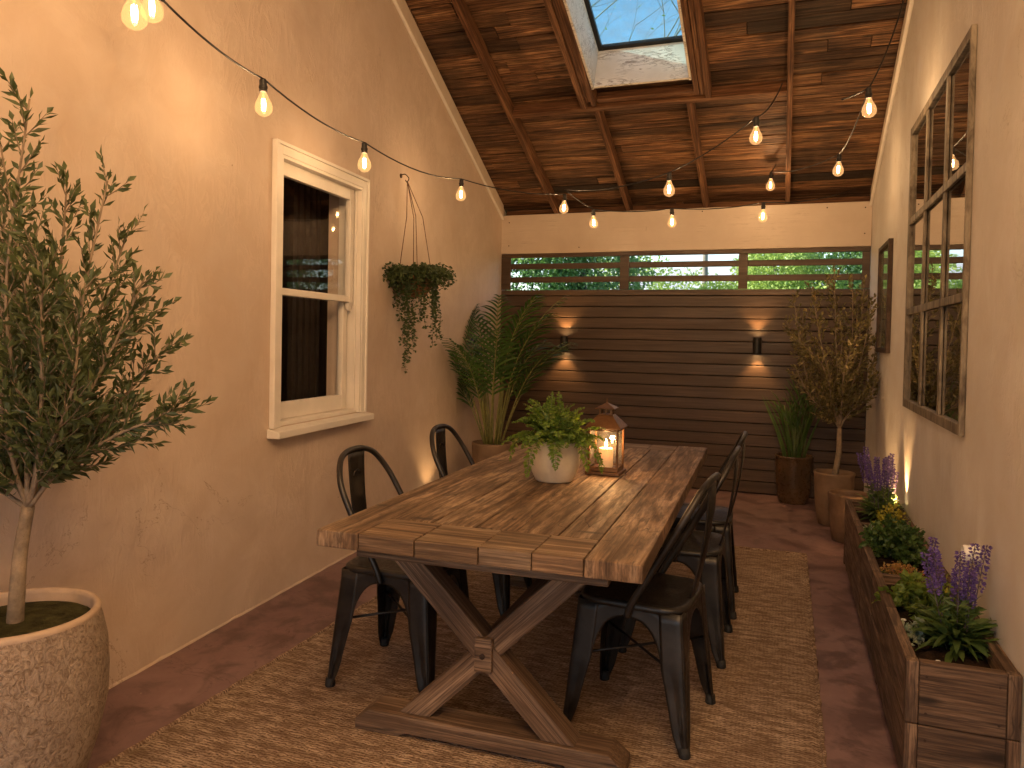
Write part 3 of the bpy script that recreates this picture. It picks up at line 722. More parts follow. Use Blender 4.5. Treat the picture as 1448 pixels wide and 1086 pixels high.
CH = [((-.458, 2.680), 84, 'black metal chair nearest the viewer on the right side of the table'),
      ((-.425, 3.40), 90, 'black metal chair on the right side, between the nearest and the farthest chair'),
      ((-.425, 3.985), 92, 'black metal chair on the right side farthest back by the board screen'),
      ((-1.395, 2.655), -90, 'black metal chair on the left side of the table, the nearer one'),
      ((-1.43, 3.53), -88, 'black metal chair on the left side of the table, the farther one beside the palm')]
proto = make_chair(CH[0][2])
for i, ((x, y), a, lab) in enumerate(CH):
    o = proto if i == 0 else copy_tree(proto)
    o.scale = (1.05, 1.05, 1.02); o.location = (x, y, ZR); o.rotation_euler = (0, 0, R(a)); o['label'] = lab

# ------------------------------------------------------------------ plants: generators
def rdir(z0=-1., z1=1.):
    a = U(0, 2 * math.pi); z = U(z0, z1); r = math.sqrt(max(0, 1 - z * z)); return V((r * math.cos(a), r * math.sin(a), z))
def twigleaves(lb, pts, n, L, W, spread=.8, t0=.1, jit=.25):
    N = len(pts) - 1
    for k in range(n):
        t = t0 + (1 - t0) * k / max(1, n - 1); f = t * N; i = min(int(f), N - 1); p = pts[i].lerp(pts[i + 1], f - i)
        d = (pts[i + 1] - pts[i]).normalized(); sd = d.cross(V((U(-1, 1), U(-1, 1), U(-1, 1)))).normalized()
        if k == n - 1: dd = d
        else: dd = (d * 1.0 + sd * spread + rdir() * jit)
        l = L * U(.7, 1.15) * (1 - .3 * t)
        lb.leaf(p, dd, rdir(), l, W * U(.8, 1.2), U(-.05, .15))
def curve(p, d, L, bend, n=7, wob=.02, grav=0.):
    pts = [p.copy()]; d = d.normalized()
    for i in range(n):
        d = (d + bend / n + V((U(-1, 1), U(-1, 1), U(-1, 1))) * wob - V((0, 0, grav / n))).normalized(); pts.append(pts[-1] + d * (L / n))
    return pts
def pot_plant_tree(wb, lb, base, mains, twig_n, twigL, leafn, leafL, leafW, r0, t0=.3, spread=55):
    for pts in mains:
        pts = smoothpath(pts, 5); N = len(pts) - 1
        rr = [r0 * (1 - .85 * i / N) + .0015 for i in range(N + 1)]
        wb.tube(pts, rr, 6)
        for k in range(twig_n):
            t = t0 + (1 - t0) * (k + U(0, .8)) / twig_n
            f = min(t, .995) * N; i = min(int(f), N - 1); p = pts[i].lerp(pts[i + 1], f - i); d = (pts[i + 1] - pts[i]).normalized()
            sd = d.cross(rdir()).normalized(); ang = R(U(spread * .5, spread))
            dd = d * math.cos(ang) + sd * math.sin(ang)
            l = twigL * (1.15 - .75 * t) * U(.6, 1.15)
            tw = curve(p, dd, l, V((0, 0, .45)), 5, .05)
            wb.tube(tw, [.0022, .0018, .0015, .0012, .001, .0008], 4, cap=False)
            twigleaves(lb, tw, max(5, int(leafn * l / twigL)), leafL, leafW, .75)
        twigleaves(lb, pts[int(N * .55):], leafn, leafL, leafW, .7)

# near olive tree in its rough pot
PC = V((-2.034, 1.516, 0))
pot = empty('plant_pot', PC, label='large rough sandy stoneware pot at the left edge holding the olive tree', cat='pot')
def wobp(a, z): return .0035 * noise.noise(V((math.cos(a) * 3, math.sin(a) * 3, z * 9)))
prof = [(0, .001), (.150, .001), (.158, .006), (.185, .07), (.216, .17), (.236, .28), (.241, .37), (.236, .45), (.224, .51), (.216, .535)]
rimp = [(.2165, .533), (.219, .542), (.214, .549), (.206, .551), (.199, .547), (.197, .535), (.198, .46)]
MB().lathe(prof, 64, wob=wobp).build('pot_body', M['pot_rough'], pot, smooth=True)
MB().lathe(rimp, 64).build('pot_rim', M['pot_rim'], pot, smooth=True)
mb = MB(); mb.lathe([(.1975, .512), (.15, .518), (.10, .523), (.05, .526), (0.001, .528)], 40, wob=lambda a, z: .006 * noise.noise(V((math.cos(a) * 4, math.sin(a) * 4, z * 60))))
mb.build('potting_moss', M['moss'], pot, smooth=True)
def tree_thing(name, loc, label, cat='tree', **k): return empty(name, loc, label=label, cat=cat, **k)
ot = tree_thing('olive_tree', PC + V((0, 0, .50)), 'large olive tree with dark narrow leaves cut off by the left edge')
inv = -(PC + V((0, 0, .50)))
tw_ = 2.12
def Q(px, py, w): return P(px, py, w) + inv
fork = Q(40, 716, 2.12); b0_ = V((0.002, 0, -.01))
wb = MB(); lb = MB()
tp = smoothpath([b0_, Q(24, 840, 2.11), Q(29, 780, 2.12), fork], 5); wb.tube(tp, [.0225 - .006 * i / (len(tp) - 1) for i in range(len(tp))], 12)
ends_ = [[(34, 600), (8, 420), (42, 140)], [(62, 600), (82, 420), (95, 258)], [(58, 640), (105, 470), (152, 256)], [(70, 640), (120, 500), (182, 325)], [(60, 660), (140, 530), (205, 392)],
         [(66, 670), (150, 590), (238, 486)], [(80, 672), (165, 615), (262, 580)], [(75, 660), (120, 560), (215, 440)], [(20, 680), (-50, 560), (-60, 330)], [(0, 690), (-90, 600), (-170, 420)],
         [(30, 640), (30, 450), (-20, 230)], [(55, 630), (60, 470), (50, 330)], [(20, 660), (-20, 500), (-110, 300)], [(50, 680), (95, 640), (140, 570)], [(45, 640), (20, 520), (10, 340)],
         [(30, 690), (-60, 650), (-150, 560)], [(62, 650), (100, 560), (120, 400)], [(42, 620), (45, 480), (0, 200)], [(50, 650), (85, 520), (60, 400)]]
mains = []
for k, e in enumerate(ends_):
    off = [-.16, .10, -.02, .12, -.12, .05, -.06, .16, .0, .1, .14, -.2, -.12, .18, .2, -.05, -.2, .02, .22][k]
    mains.append([fork + V((U(-.004, .004), U(-.004, .004), -.005))] + [Q(x, y, 2.12 + off * f) for (x, y), f in zip(e, (.35, .75, 1.))])
pot_plant_tree(wb, lb, None, mains, 30, .20, 23, .052, .0128, .0060, t0=.22)
wb.build('trunk', M['bark'], ot, smooth=True); lb.build('crown', M['olive'], ot)

# far olive tree, two pots by the planter
PT = V((.362, 6.15, 0))
def simple_pot(name, c, prof, mat, label, soil=None, group=None, wob=None):
    e = empty(name, c, label=label, cat='pot')
    MB().lathe(prof, 48, wob=wob).build('pot_body', mat, e, smooth=True)
    r, z = soil
    MB().lathe([(r, z), (r * .6, z + .006), (.001, z + .008)], 28, wob=lambda a, zz: .004 * math.sin(a * 7)).build('potting_soil', M['soil'], e, smooth=True)
    return e
simple_pot('plant_pot', PT, [(0, .001), (.100, .001), (.106, .006), (.128, .12), (.138, .25), (.142, .372), (.147, .384), (.145, .395), (.134, .395), (.130, .38), (.128, .33)], M['pot_tan'], 'tall tan clay pot by the screen holding the slender olive tree', (.13, .355))
simple_pot('plant_pot', (.428, 5.66, 0), [(0, .001), (.092, .001), (.098, .006), (.112, .10), (.124, .22), (.130, .315), (.135, .322), (.134, .333), (.124, .333), (.120, .32), (.118, .28)], M['pot_wood'], 'shorter weathered clay pot standing at the far end of the planter', (.12, .29), wob=lambda a, z: .0025 * math.sin(z * 150))
o2 = PT + V((0, 0, .36)); olive2 = tree_thing('olive_tree', o2, 'slender olive tree with golden lit leaves by the dark screen')
def Q2(px, py, w): return P(px, py, w) - o2
WD = cF.dot(PT - CAM)
wb = MB(); lb = MB(); fork = Q2(1187, 606, WD)
tp = smoothpath([V((0, 0, -.01)), Q2(1186, 640, WD), fork], 4); wb.tube(tp, [.022 - .004 * i / (len(tp) - 1) for i in range(len(tp))], 10)
ends_ = [[(1186, 560), (1182, 480), (1180, 385)], [(1175, 575), (1150, 510), (1110, 460)], [(1170, 580), (1140, 530), (1122, 420)], [(1180, 560), (1160, 480), (1148, 405)], [(1192, 560), (1205, 480), (1205, 392)],
         [(1195, 570), (1220, 500), (1232, 425)], [(1198, 575), (1228, 540), (1240, 480)], [(1175, 590), (1145, 560), (1125, 520)], [(1200, 585), (1228, 560), (1240, 530)], [(1185, 550), (1190, 470), (1168, 400)],
         [(1180, 560), (1140, 500), (1135, 450)], [(1190, 560), (1212, 500), (1222, 400)], [(1178, 575), (1165, 520), (1128, 480)], [(1190, 575), (1195, 520), (1218, 460)]]
mains = []
for k, e in enumerate(ends_):
    off = [0, .1, -.12, -.2, .15, -.05, .0, -.15, -.15, .2, .18, .1, -.25, -.28][k]
    mains.append([fork] + [Q2(x, y, WD + off * f) for (x, y), f in zip(e, (.3, .75, 1.))])
pot_plant_tree(wb, lb, None, mains, 28, .20, 18, .052, .0175, .0062, t0=.14)
lv = [v for v in lb.v]
lb.v = [(min(x, XR - .012 - o2.x), min(y, 7.05 - o2.y), z) for x, y, z in lb.v]
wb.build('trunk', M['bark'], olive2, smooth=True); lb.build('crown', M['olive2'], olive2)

# brown pot with upright blades
PG = V((.085, 6.86, 0))
simple_pot('plant_pot', PG, [(0, .001), (.112, .001), (.118, .008), (.135, .10), (.146, .22), (.149, .33), (.152, .385), (.157, .392), (.155, .403), (.144, .403), (.141, .39), (.138, .34)], M['pot_brown'], 'glossy dark brown glazed pot against the dark screen', (.14, .36))
gp = empty('cane_plant', PG + V((0, 0, .36)), label='upright green plant of canes and long blades in the brown glazed pot', cat='plant')
sb = MB(); lb = MB()
for k in range(15):
    a = U(0, 6.28); r = U(.0, .085); p = V((r * math.cos(a), r * math.sin(a) * .7, 0)); L = U(.30, .52)
    c = curve(p, V((math.cos(a) * .12, math.sin(a) * .06, 1)), L, V((U(-.1, .1), 0, 0)), 6, .01); sb.tube(c, [.0075 - .0007 * i for i in range(7)], 6)
    for q in range(RND.choice((3, 4, 5))):
        i = RND.choice((3, 4, 5, 6)); d = V((U(-1, 1), U(-.6, .3), U(.9, 2.2)))
        lb.blade(curve(c[i], d, U(.14, .28), V((0, 0, -.5)), 6, .03), .014, V((U(-1, 1), U(-1, 1), .2)))
for k in range(34):
    a = U(0, 6.28); r = U(0, .09); lb.blade(curve(V((r * math.cos(a), r * math.sin(a) * .7, 0)), V((math.cos(a) * .22, math.sin(a) * .1, 1)), U(.38, .62), V((math.cos(a) * .3, 0, 0)), 7, .015), .013, V((math.cos(a + 1.3), math.sin(a + 1.3), .1)))
lb.v = [(x, min(y, 7.06 - PG.y), z) for x, y, z in lb.v]
sb.build('canes', M['stem'], gp, smooth=True); lb.build('blades', M['grass'], gp)

# palm in the back left corner
PP = P(695, 700, 6.42); PP = V((PP.x, PP.y, 0))
simple_pot('plant_pot', PP, [(0, .001), (.135, .001), (.145, .01), (.160, .12), (.168, .25), (.171, .40), (.176, .455), (.174, .468), (.160, .468), (.157, .45), (.154, .40)], M['pot_tan'], 'speckled tan clay pot in the back left corner behind the table', (.157, .42))
pm = empty('palm_plant', PP + V((0, 0, .42)), label='tall green palm with arching feathery fronds in the back left corner', cat='plant')
sb = MB(); lb = MB()
def frond(p, d, L, bend, nl, ll):
    pts = [p]; dd = d.normalized(); n = 14
    for i in range(n):
        dd = (dd + bend * (i / n) ** 1.2 / n * 2.4 + V((U(-1, 1), U(-1, 1), 0)) * .01).normalized(); pts.append(pts[-1] + dd * L / n)
    sb.tube(pts, [.0075 * (1 - .8 * i / n) + .0012 for i in range(n + 1)], 6)
    for k in range(nl):
        t = .42 + .58 * (k / (nl - 1)); f = min(t, .999) * n; i = int(f); q = pts[i].lerp(pts[i + 1], f - i); tt = (pts[i + 1] - pts[i]).normalized()
        sd = tt.cross(V((0, 0, 1))); sd = sd.normalized() if sd.length > .05 else V((1, 0, 0)); s = (t - .42) / .58
        l = ll * (math.sin(math.pi * (.2 + .72 * s)) ** .8) * U(.85, 1.1)
        for sg in (-1, 1):
            dv = (sd * sg * 1.0 + tt * (.75 + .8 * s) + V((0, 0, .32)) + rdir() * .10).normalized()
            c = [q]; e = dv.copy()
            for _ in range(4): e = (e - V((0, 0, .17 + .06 * s))).normalized(); c.append(c[-1] + e * l / 4)
            lb.blade(c, .021, (tt.cross(dv)).normalized())
specs = [(2.4, .2, 1.15), (-.3, .3, 1.1), (.6, .55, .95), (1.1, .15, 1.2), (2.75, .30, 1.12), (1.9, .12, 1.20), (.35, .22, 1.22), (-.5, .16, 1.18), (3.6, .42, .85), (-.2, .55, .95), (.9, .4, .9), (2.3, .5, 1.0), (-1.1, .38, .98), (-1.9, .36, .9), (3.1, .62, .72), (-.6, .72, .78), (.2, .8, .7), (1.5, .3, 1.1), (-2.6, .5, .75), (-.9, .62, .66)]
for az, ti, L in specs[:15]:
    p = V((.06 * math.cos(az) + U(-.02, .02), .06 * math.sin(az) + U(-.02, .02), 0)); d = V((math.cos(az) * ti * .62, math.sin(az) * ti * .62, 1))
    frond(p, d, L * 1.17, V((math.cos(az) * .6, math.sin(az) * .6, -.5)), 18, .26)
def fitl(v):
    out = []
    for x, y, z in v:
        wx, wy = x + PP.x, y + PP.y; lim = -2.40 - .067 * (wy - 2.6) + .015
        out.append((max(wx, lim) - PP.x, min(wy, 7.05) - PP.y, z))
    return out
lb.v = fitl(lb.v); sb.v = fitl(sb.v)
for k in range(9):
    a = U(0, 6.28); sb.tube(curve(V((.05 * math.cos(a), .05 * math.sin(a), 0)), V((math.cos(a) * .12, math.sin(a) * .12, 1)), U(.45, .75), V((0, 0, 0)), 5, .01), [.011, .010, .009, .008, .007, .005], 7)
sb.build('canes', M['stem_y'], pm, smooth=True); lb.build('fronds', M['palmleaf'], pm)

# hanging basket on the left wall
HB_ = V((-2.412, 4.66, 1.74))
hk = at(587, 240, 'x', -2.50)
hp = empty('hanging_planter', HB_, label='round rust brown hanging pot on cords from a wall hook', cat='hanging pot')
bowl = [(0.001, -.125), (.04, -.120), (.08, -.10), (.110, -.06), (.122, -.01), (.118, .035), (.108, .05), (.104, .045), (.112, .0)]
MB().lathe(bowl, 36, wob=lambda a, z: .004 * noise.noise(V((math.cos(a) * 4, math.sin(a) * 4, z * 30)))).build('bowl', M['pot_coir'], hp, smooth=True)
top = V((-2.485, 4.66, 2.42)) - HB_
mb = MB()
for k in range(4):
    a = k * math.pi / 2 + .6; mb.tube([V((.112 * math.cos(a), .112 * math.sin(a), .045)), V((.055 * math.cos(a), .055 * math.sin(a), .33)) + top * .15, top], .0028, 5)
mb.build('cords', M['stem_y'] if False else M['rafter'], hp)
hkw = V((-2.40 - .067 * (4.66 - 2.6), 4.66, 2.46)) - HB_
mb = MB(); mb.tube(smoothpath([hkw + V((-.01, 0, 0)), hkw + V((.03, 0, .01)), top + V((.0, 0, .035)), top + V((.012, 0, .015)), top + V((-.004, 0, -.006)), top + V((-.014, 0, .01))], 4), .0035, 6)
mb.lathe([(0, 0), (.016, 0), (.016, .004), (0, .004)], 12, (0, 0, 0)); mb.v[-48:] = [tuple(V((hkw.x + .002 + z, hkw.y + y, hkw.z + x))) for x, y, z in mb.v[-48:]]
mb.build('hook', M['iron'], hp, smooth=True)
hv = empty('trailing_plant', HB_ + V((0, 0, .03)), label='trailing green vine spilling over the hanging pot', cat='plant')
sb = MB(); lb = MB()
def rl(p, L=.024, up=None):
    d = rdir(-.6, .5); lb.leaf(p, d, rdir(), L * U(.75, 1.2), L * U(.6, .8), U(-.1, .2), .12)
for k in range(165):
    a = U(0, 6.28); r = U(.02, .11); p = V((r * math.cos(a), r * math.sin(a), .0)); d = V((math.cos(a), math.sin(a), U(.5, 2.4)))
    L = U(.12, .25); c = curve(p, d, L, V((math.cos(a) * .3, math.sin(a) * .3, -1.6)), 8, .06, .5)
    if c[-1].x + HB_.x < -2.52: c = [V((max(q.x, -2.515 - HB_.x), q.y, q.z)) for q in c]
    sb.tube(c, .0014, 4, cap=False)
    for q in c[1:]:
        for _ in range(4): rl(q + rdir() * .006)
trail = [(-1.75, .34), (-1.55, .50), (-1.4, .60), (-1.25, .54), (-1.5, .66), (-1.1, .44), (-1.35, .40), (-.8, .34), (-.5, .38), (-.1, .42), (.15, .50), (.35, .46), (.25, .30), (.6, .28), (-2.1, .24), (-2.5, .22), (1.0, .26), (1.5, .3), (-.3, .22), (-1.65, .26)]
for az, L in trail:
    p = V((.09 * math.cos(az), .09 * math.sin(az), .02)); rim = V((.142 * math.cos(az), .142 * math.sin(az), .01)); c = [p, rim]
    q = rim.copy(); 
    for i in range(int(L / .022)): q = q + V((U(-1, 1) * .006, U(-1, 1) * .006, -.022)); c.append(q.copy())
    sb.tube(c, .0013, 4, cap=False)
    for q in c[1:]:
        for _ in range(4): rl(q + rdir() * .009, .027)
lim = -2.528
fx_ = lambda v: [(max(x, lim - HB_.x), y, z) for x, y, z in v]
lb.v = fx_(lb.v); sb.v = fx_(sb.v)
sb.build('stems', M['stem'], hv); lb.build('leaves', M['vine'], hv)

# fern in a cream pot on the table
PF = V((-.882, 2.965, .7715))
simple_pot('plant_pot', PF, [(0, .001), (.072, .001), (.077, .004), (.080, .012), (.092, .035), (.103, .065), (.106, .10), (.106, .145), (.108, .150), (.108, .166), (.104, .171), (.097, .170), (.095, .160), (.094, .13)], M['pot_cream'], 'round cream ceramic pot on the table beside the lantern', (.095, .145))
fn = empty('fern_plant', PF + V((0, 0, .145)), label='bright green bushy fern in the cream pot on the table', cat='plant')
sb = MB(); lb = MB()
def fern(p, d, L, g):
    n = 12; pts = [p]; dd = d.normalized()
    for i in range(n): dd = (dd + V((U(-.03, .03), U(-.03, .03), -g / n * (.4 + 1.6 * i / n)))).normalized(); pts.append(pts[-1] + dd * L / n)
    sb.tube(pts, .0011, 4, cap=False)
    m = int(L / .0085)
    for k in range(m):
        t = .12 + .88 * k / m; f = t * n; i = min(int(f), n - 1); q = pts[i].lerp(pts[i + 1], f - i); tt = (pts[i + 1] - pts[i]).normalized()
        sd = tt.cross(V((0, 0, 1))); sd = sd.normalized() if sd.length > .05 else V((1, 0, 0)); w = math.sin(math.pi * min(1, .22 + .78 * t)) ** .7
        for sg in (-1, 1):
            l = .036 * w * U(.8, 1.2); dv = (sd * sg + tt * .35 + rdir() * .28).normalized()
            lb.leaf(q, dv, rdir(-.2, 1), l, .012 * U(.8, 1.2), U(0, .2))
            if U(0, 1) < .55: lb.leaf(q + dv * l * .5, (dv + tt * .8 + rdir() * .3), rdir(), l * .55, .009, 0)
for k in range(84):
    a = U(0, 6.28); ti = U(.1, 1.5) if k % 3 else U(.05, .5); L = U(.14, .235) * (1 - .08 * ti)
    fern(V((.05 * math.cos(a) * U(.2, 1), .05 * math.sin(a) * U(.2, 1), 0)), V((math.cos(a) * ti, math.sin(a) * ti, 1)), L, U(.9, 1.9))
for a, L in ((-1.75, .26), (-.2, .24), (-.6, .22), (2.9, .24), (-1.3, .2)):
    fern(V((.06 * math.cos(a), .06 * math.sin(a), .02)), V((math.cos(a), math.sin(a), .55)), L, 3.2)
sb.build('stems', M['stem'], fn); lb.build('fronds', M['fern'], fn)

# ------------------------------------------------------------------ lantern
q = at(875, 674.5, 'z', .772); LC = V((q.x - .074, q.y + .074, .7722))
lan = empty('candle_lantern', LC, label='square copper and glass lantern standing on the table', cat='lantern')
mb = MB(); W = .066
mb.box((-W - .009, -W - .009, 0), (W + .009, W + .009, .014)); mb.box((-W, -W, .0145), (W, W, .026))
mb.build('base', M['copper'], lan, bevel=.002)
mb = MB(); pz0, pz1 = .0265, .196
for sx in (-1, 1):
    for sy in (-1, 1): mb.box((sx * W - (.009 if sx > 0 else 0), sy * W - (.009 if sy > 0 else 0), pz0), (sx * W + (.009 if sx < 0 else 0), sy * W + (.009 if sy < 0 else 0), pz1))
for s in (-1, 1):
    for z in (pz0, pz1 - .008):
        mb.box((-W + .0095, s * (W - .004) - .003, z + .0002), (W - .0095, s * (W - .004) + .003, z + .008)); mb.box((s * (W - .004) - .003, -W + .0095, z + .0002), (s * (W - .004) + .003, W - .0095, z + .008))
mb.build('posts', M['copper'], lan, bevel=.001)
mb = MB()
for s in (-1, 1):
    mb.box((-W + .009, s * (W - .004) - .0008, pz0 + .008), (W - .009, s * (W - .004) + .0008, pz1 - .008)); mb.box((s * (W - .004) - .0008, -W + .009, pz0 + .008), (s * (W - .004) + .0008, W - .009, pz1 - .008))
mb.build('glass_panes', M['lglass'], lan)
def pyr(mb, levels):
    vs = [V((sx * w, sy * w, z)) for w, z in levels for sx, sy in ((-1, -1), (1, -1), (1, 1), (-1, 1))]
    n = len(levels); mb.add(vs, [(i * 4 + k, i * 4 + (k + 1) % 4, (i + 1) * 4 + (k + 1) % 4, (i + 1) * 4 + k) for i in range(n - 1) for k in range(4)] + [(3, 2, 1, 0), tuple((n - 1) * 4 + k for k in range(4))])
mb = MB(); pyr(mb, [(W + .012, pz1 + .001), (W + .013, pz1 + .007), (.034, pz1 + .057), (.030, pz1 + .060)])
lr = mb.build('lantern_roof', M['copper'], lan, bevel=.001)
mb = MB(); zc_ = pz1 + .0605
for sx in (-1, 1):
    for sy in (-1, 1): mb.box((sx * .024 - .004, sy * .024 - .004, zc_), (sx * .024 + .004, sy * .024 + .004, zc_ + .024))
for s in (-1, 1): mb.box((-.003, s * .024 - .003, zc_), (.003, s * .024 + .003, zc_ + .024)); mb.box((s * .024 - .003, -.003, zc_), (s * .024 + .003, .003, zc_ + .024))
mb.box((-.022, -.022, zc_), (.022, .022, zc_ + .003))
mb.build('vent', M['copper'], lr)
mb = MB(); pyr(mb, [(.042, zc_ + .0245), (.043, zc_ + .028), (.012, zc_ + .045), (.004, zc_ + .050)])
mb.tube([(0, 0, zc_ + .048), (0, 0, zc_ + .070)], [.003, .0016], 8); mb.build('cap', M['copper'], lr)
rg = MB(); rg.tube([(.016 * math.cos(a), 0, zc_ + .058 + .016 * math.sin(a)) for a in [R(i * 20) for i in range(-4, 14)]], .0018, 6); 
cd = empty('pillar_candle', LC + V((0, 0, .0262)), label='lit cream pillar candle inside the lantern', cat='candle')
MB().lathe([(0, 0), (.030, 0), (.031, .002), (.031, .078), (.029, .083), (.022, .080), (.006, .077), (0, .077)], 32).build('wax', M['candle'], cd, smooth=True)
MB().tube([(0, 0, .076), (.001, 0, .088)], .0011, 6).build('wick', M['rubber'], cd)
MB().lathe([(0, .084), (.0045, .088), (.0062, .096), (.0050, .106), (.0024, .116), (0, .125)], 14).build('flame', M['flame'], cd, smooth=True)
def light(name, typ, loc, power, color, parent=None, **k):
    l = bpy.data.lights.new(name, typ); l.energy = power; l.color = color
    for a, b in k.items(): setattr(l, a, b)
    o = bpy.data.objects.new(name, l); COL.objects.link(o); o.location = loc; o.parent = parent; return o
WARM = (1, .66, .37)
light('candle_light', 'POINT', (0, 0, .112), 1.8, (1, .50, .18), cd, shadow_soft_size=.012)

# ------------------------------------------------------------------ planter box along the right wall
pb = empty('planter_box', (.505, 3.73, 0), label='long low brown wooden planter box along the right wall', cat='planter')
PM = Matrix.Translation((-.505, -3.73, 0))
def ppart(mb, name, mat, **k):
    o = mb.build(name, mat, pb, **k); o.matrix_basis = PM; return o
PX0, PX1, PY0, PY1, PZ = .357, .653, 2.490, 4.975, .42
mb = MB(); th = .034; cuts = [PY0 + .0365, 2.98, 3.44, 3.92, 4.40, PY1 - .0365]
for a, b in zip(cuts[:-1], cuts[1:]):
    for z0, z1 in ((.048, .232), (.235, PZ)):
        d = U(0, .0015); mb.box((PX0 + d, a + .0008, z0), (PX0 + th, b - .0008, z1 - d)); mb.box((PX1 - th, a + .0008, z0), (PX1 - d, b - .0008, z1 - d))
ppart(mb, 'side_boards', M['planter'], bevel=.003)
for y0, y1 in ((PY0, PY0 + th), (PY1 - th, PY1)):
    for z0, z1 in ((.048, .232), (.235, PZ)): ppart(MB().box((PX0 + .0365, y0, z0), (PX1 - .0365, y1, z1)), 'end_board', M['planterx'], bevel=.003)
M['post'] = wood('planter_post_wood', (.05, .030, .019), (.16, .10, .063), (.28, .195, .13), grain=(12, 12, 1.1), rough=.65, var=.3, knots=False)
for x in (PX0, PX1 - .035):
    for y in (PY0, PY1 - .035):
        mb = MB()
        for z0, z1 in ((.03, .233), (.236, PZ + .001)): mb.box((x, y - (.001 if y < 3 else 0), z0), (x + .035, y + .035, z1))
        ppart(mb, 'corner_post', M['post'], bevel=.003)
for y in (2.53, 3.30, 4.08, 4.90):
    for x in (PX0 + .012, PX1 - .05): ppart(MB().box((x, y, 0.001), (x + .034, y + .04, .0475)), 'block_foot', M['planterx'], bevel=.003)
for y in (3.46, 4.42): ppart(MB().box((PX0 + th + .001, y, .10), (PX1 - th - .001, y + .028, .400)), 'divider', M['planterx'], bevel=.003)
for y in (PY0, ):
    for x in (PX0 + .055, PX1 - .055):
        for z in (.09, .19, .27, .38): mb = MB(); mb.lathe([(0, 0), (.0042, 0), (.0042, .001), (0, .0012)], 10, (0, 0, 0)); mb.v[-40:] = [(x + a, y - .0002 - c_, z + b) for a, b, c_ in mb.v[-40:]]; ppart(mb, 'nail_head', M['iron'])
mb = MB(); N = 26
vs = []; yy = [PY0 + th + (PY1 - PY0 - 2 * th) * i / (N * 4) for i in range(N * 4 + 1)]; xx_ = [PX0 + th + (PX1 - PX0 - 2 * th) * i / 14 for i in range(15)]
vs = [(x, y, .362 + .010 * noise.noise(V((x * 12, y * 12, 0))) + .006 * noise.noise(V((x * 45, y * 45, 0)))) for y in yy for x in xx_]
mb.add(vs, [(j * 15 + i, j * 15 + i + 1, (j + 1) * 15 + i + 1, (j + 1) * 15 + i) for j in range(N * 4) for i in range(14)])
ppart(mb, 'potting_soil', M['soil'], smooth=True)
SZ = .362
def clampx(v, ox, x0=PX0 - .03, x1=XR - .006): return [(min(max(x, x0 - ox), x1 - ox), y, z) for x, y, z in v]

def salvia(name, x, y, label, spikes, hmin, hmax, rx, ry_, nleaf=130, scale=1., seed=1):
    e = empty(name, (x, y, SZ), label=label, cat='flowering plant')
    sb = MB(); lb = MB(); fb = MB(); pb_ = MB()
    for k in range(nleaf):
        a = U(0, 6.28); r = U(0, .05); p = V((r * math.cos(a), r * math.sin(a), U(0, .06) * scale)); d = V((math.cos(a), math.sin(a), U(.3, 1.8)))
        lb.blade(curve(p, d, U(.07, .13) * scale, V((0, 0, -.9)), 5, .03), U(.014, .024) * scale, V((U(-.5, .5), U(-.5, .5), 1)))
    for k in range(spikes):
        a = 6.28 * k / spikes + U(-.3, .3); r = U(.25, 1); H = U(hmin, hmax)
        p = V((.03 * math.cos(a), .03 * math.sin(a), 0)); top = V((rx * r * math.cos(a), ry_ * r * math.sin(a), H))
        if x + top.x > XR - .03: top.x = XR - .03 - x
        mid = p.lerp(top, .5) + V((0, 0, .01)); pts = smoothpath([p, mid, top], 8)
        sb.tube(pts, [.0024 - .0013 * i / (len(pts) - 1) for i in range(len(pts))], 5)
        n = len(pts) - 1
        for i in range(1, int(n * .55)):
            for _ in range(5): d = V((U(-1, 1), U(-1, 1), U(.1, .8))); lb.leaf(pts[i], d, rdir(), U(.03, .055) * scale, U(.009, .015) * scale, .1)
        tl = H * U(.40, .50); s0 = H - tl
        m = int(tl / .0125)
        for j in range(m):
            t = (s0 + tl * (j + .5) / m) / H; f = min(t, .999) * n; i = int(f); q = pts[i].lerp(pts[i + 1], f - i); rad = .0155 * (1 - .55 * (j / m)) * (0.9 + .35 * (j % 2))
            for c in range(6):
                b = c * 1.047 + j * .5; o = q + V((math.cos(b), math.sin(b), U(-.2, .2))) * rad * .6
                for w in range(2): fb.leaf(o, V((math.cos(b), math.sin(b), U(-.3, .9))) + rdir() * .4, rdir(), U(.010, .016), .0085, .1, .4)
    lb.v = clampx(lb.v, x); fb.v = clampx(fb.v, x)
    sb.build('stems', M['stem_p'], e, smooth=True); lb.build('leaves', M['salvialeaf'], e); fb.build('flower_spikes', M['purple'], e)
    return e
salvia('salvia_plant', .545, 2.80, 'purple flowering salvia with tall spikes nearest the viewer in the planter', 10, .24, .39, .125, .17, 190, 1.15)
salvia('salvia_plant', .53, 4.74, 'dusky purple flowering salvia at the far end of the planter', 15, .27, .41, .13, .20, 190, 1.05)
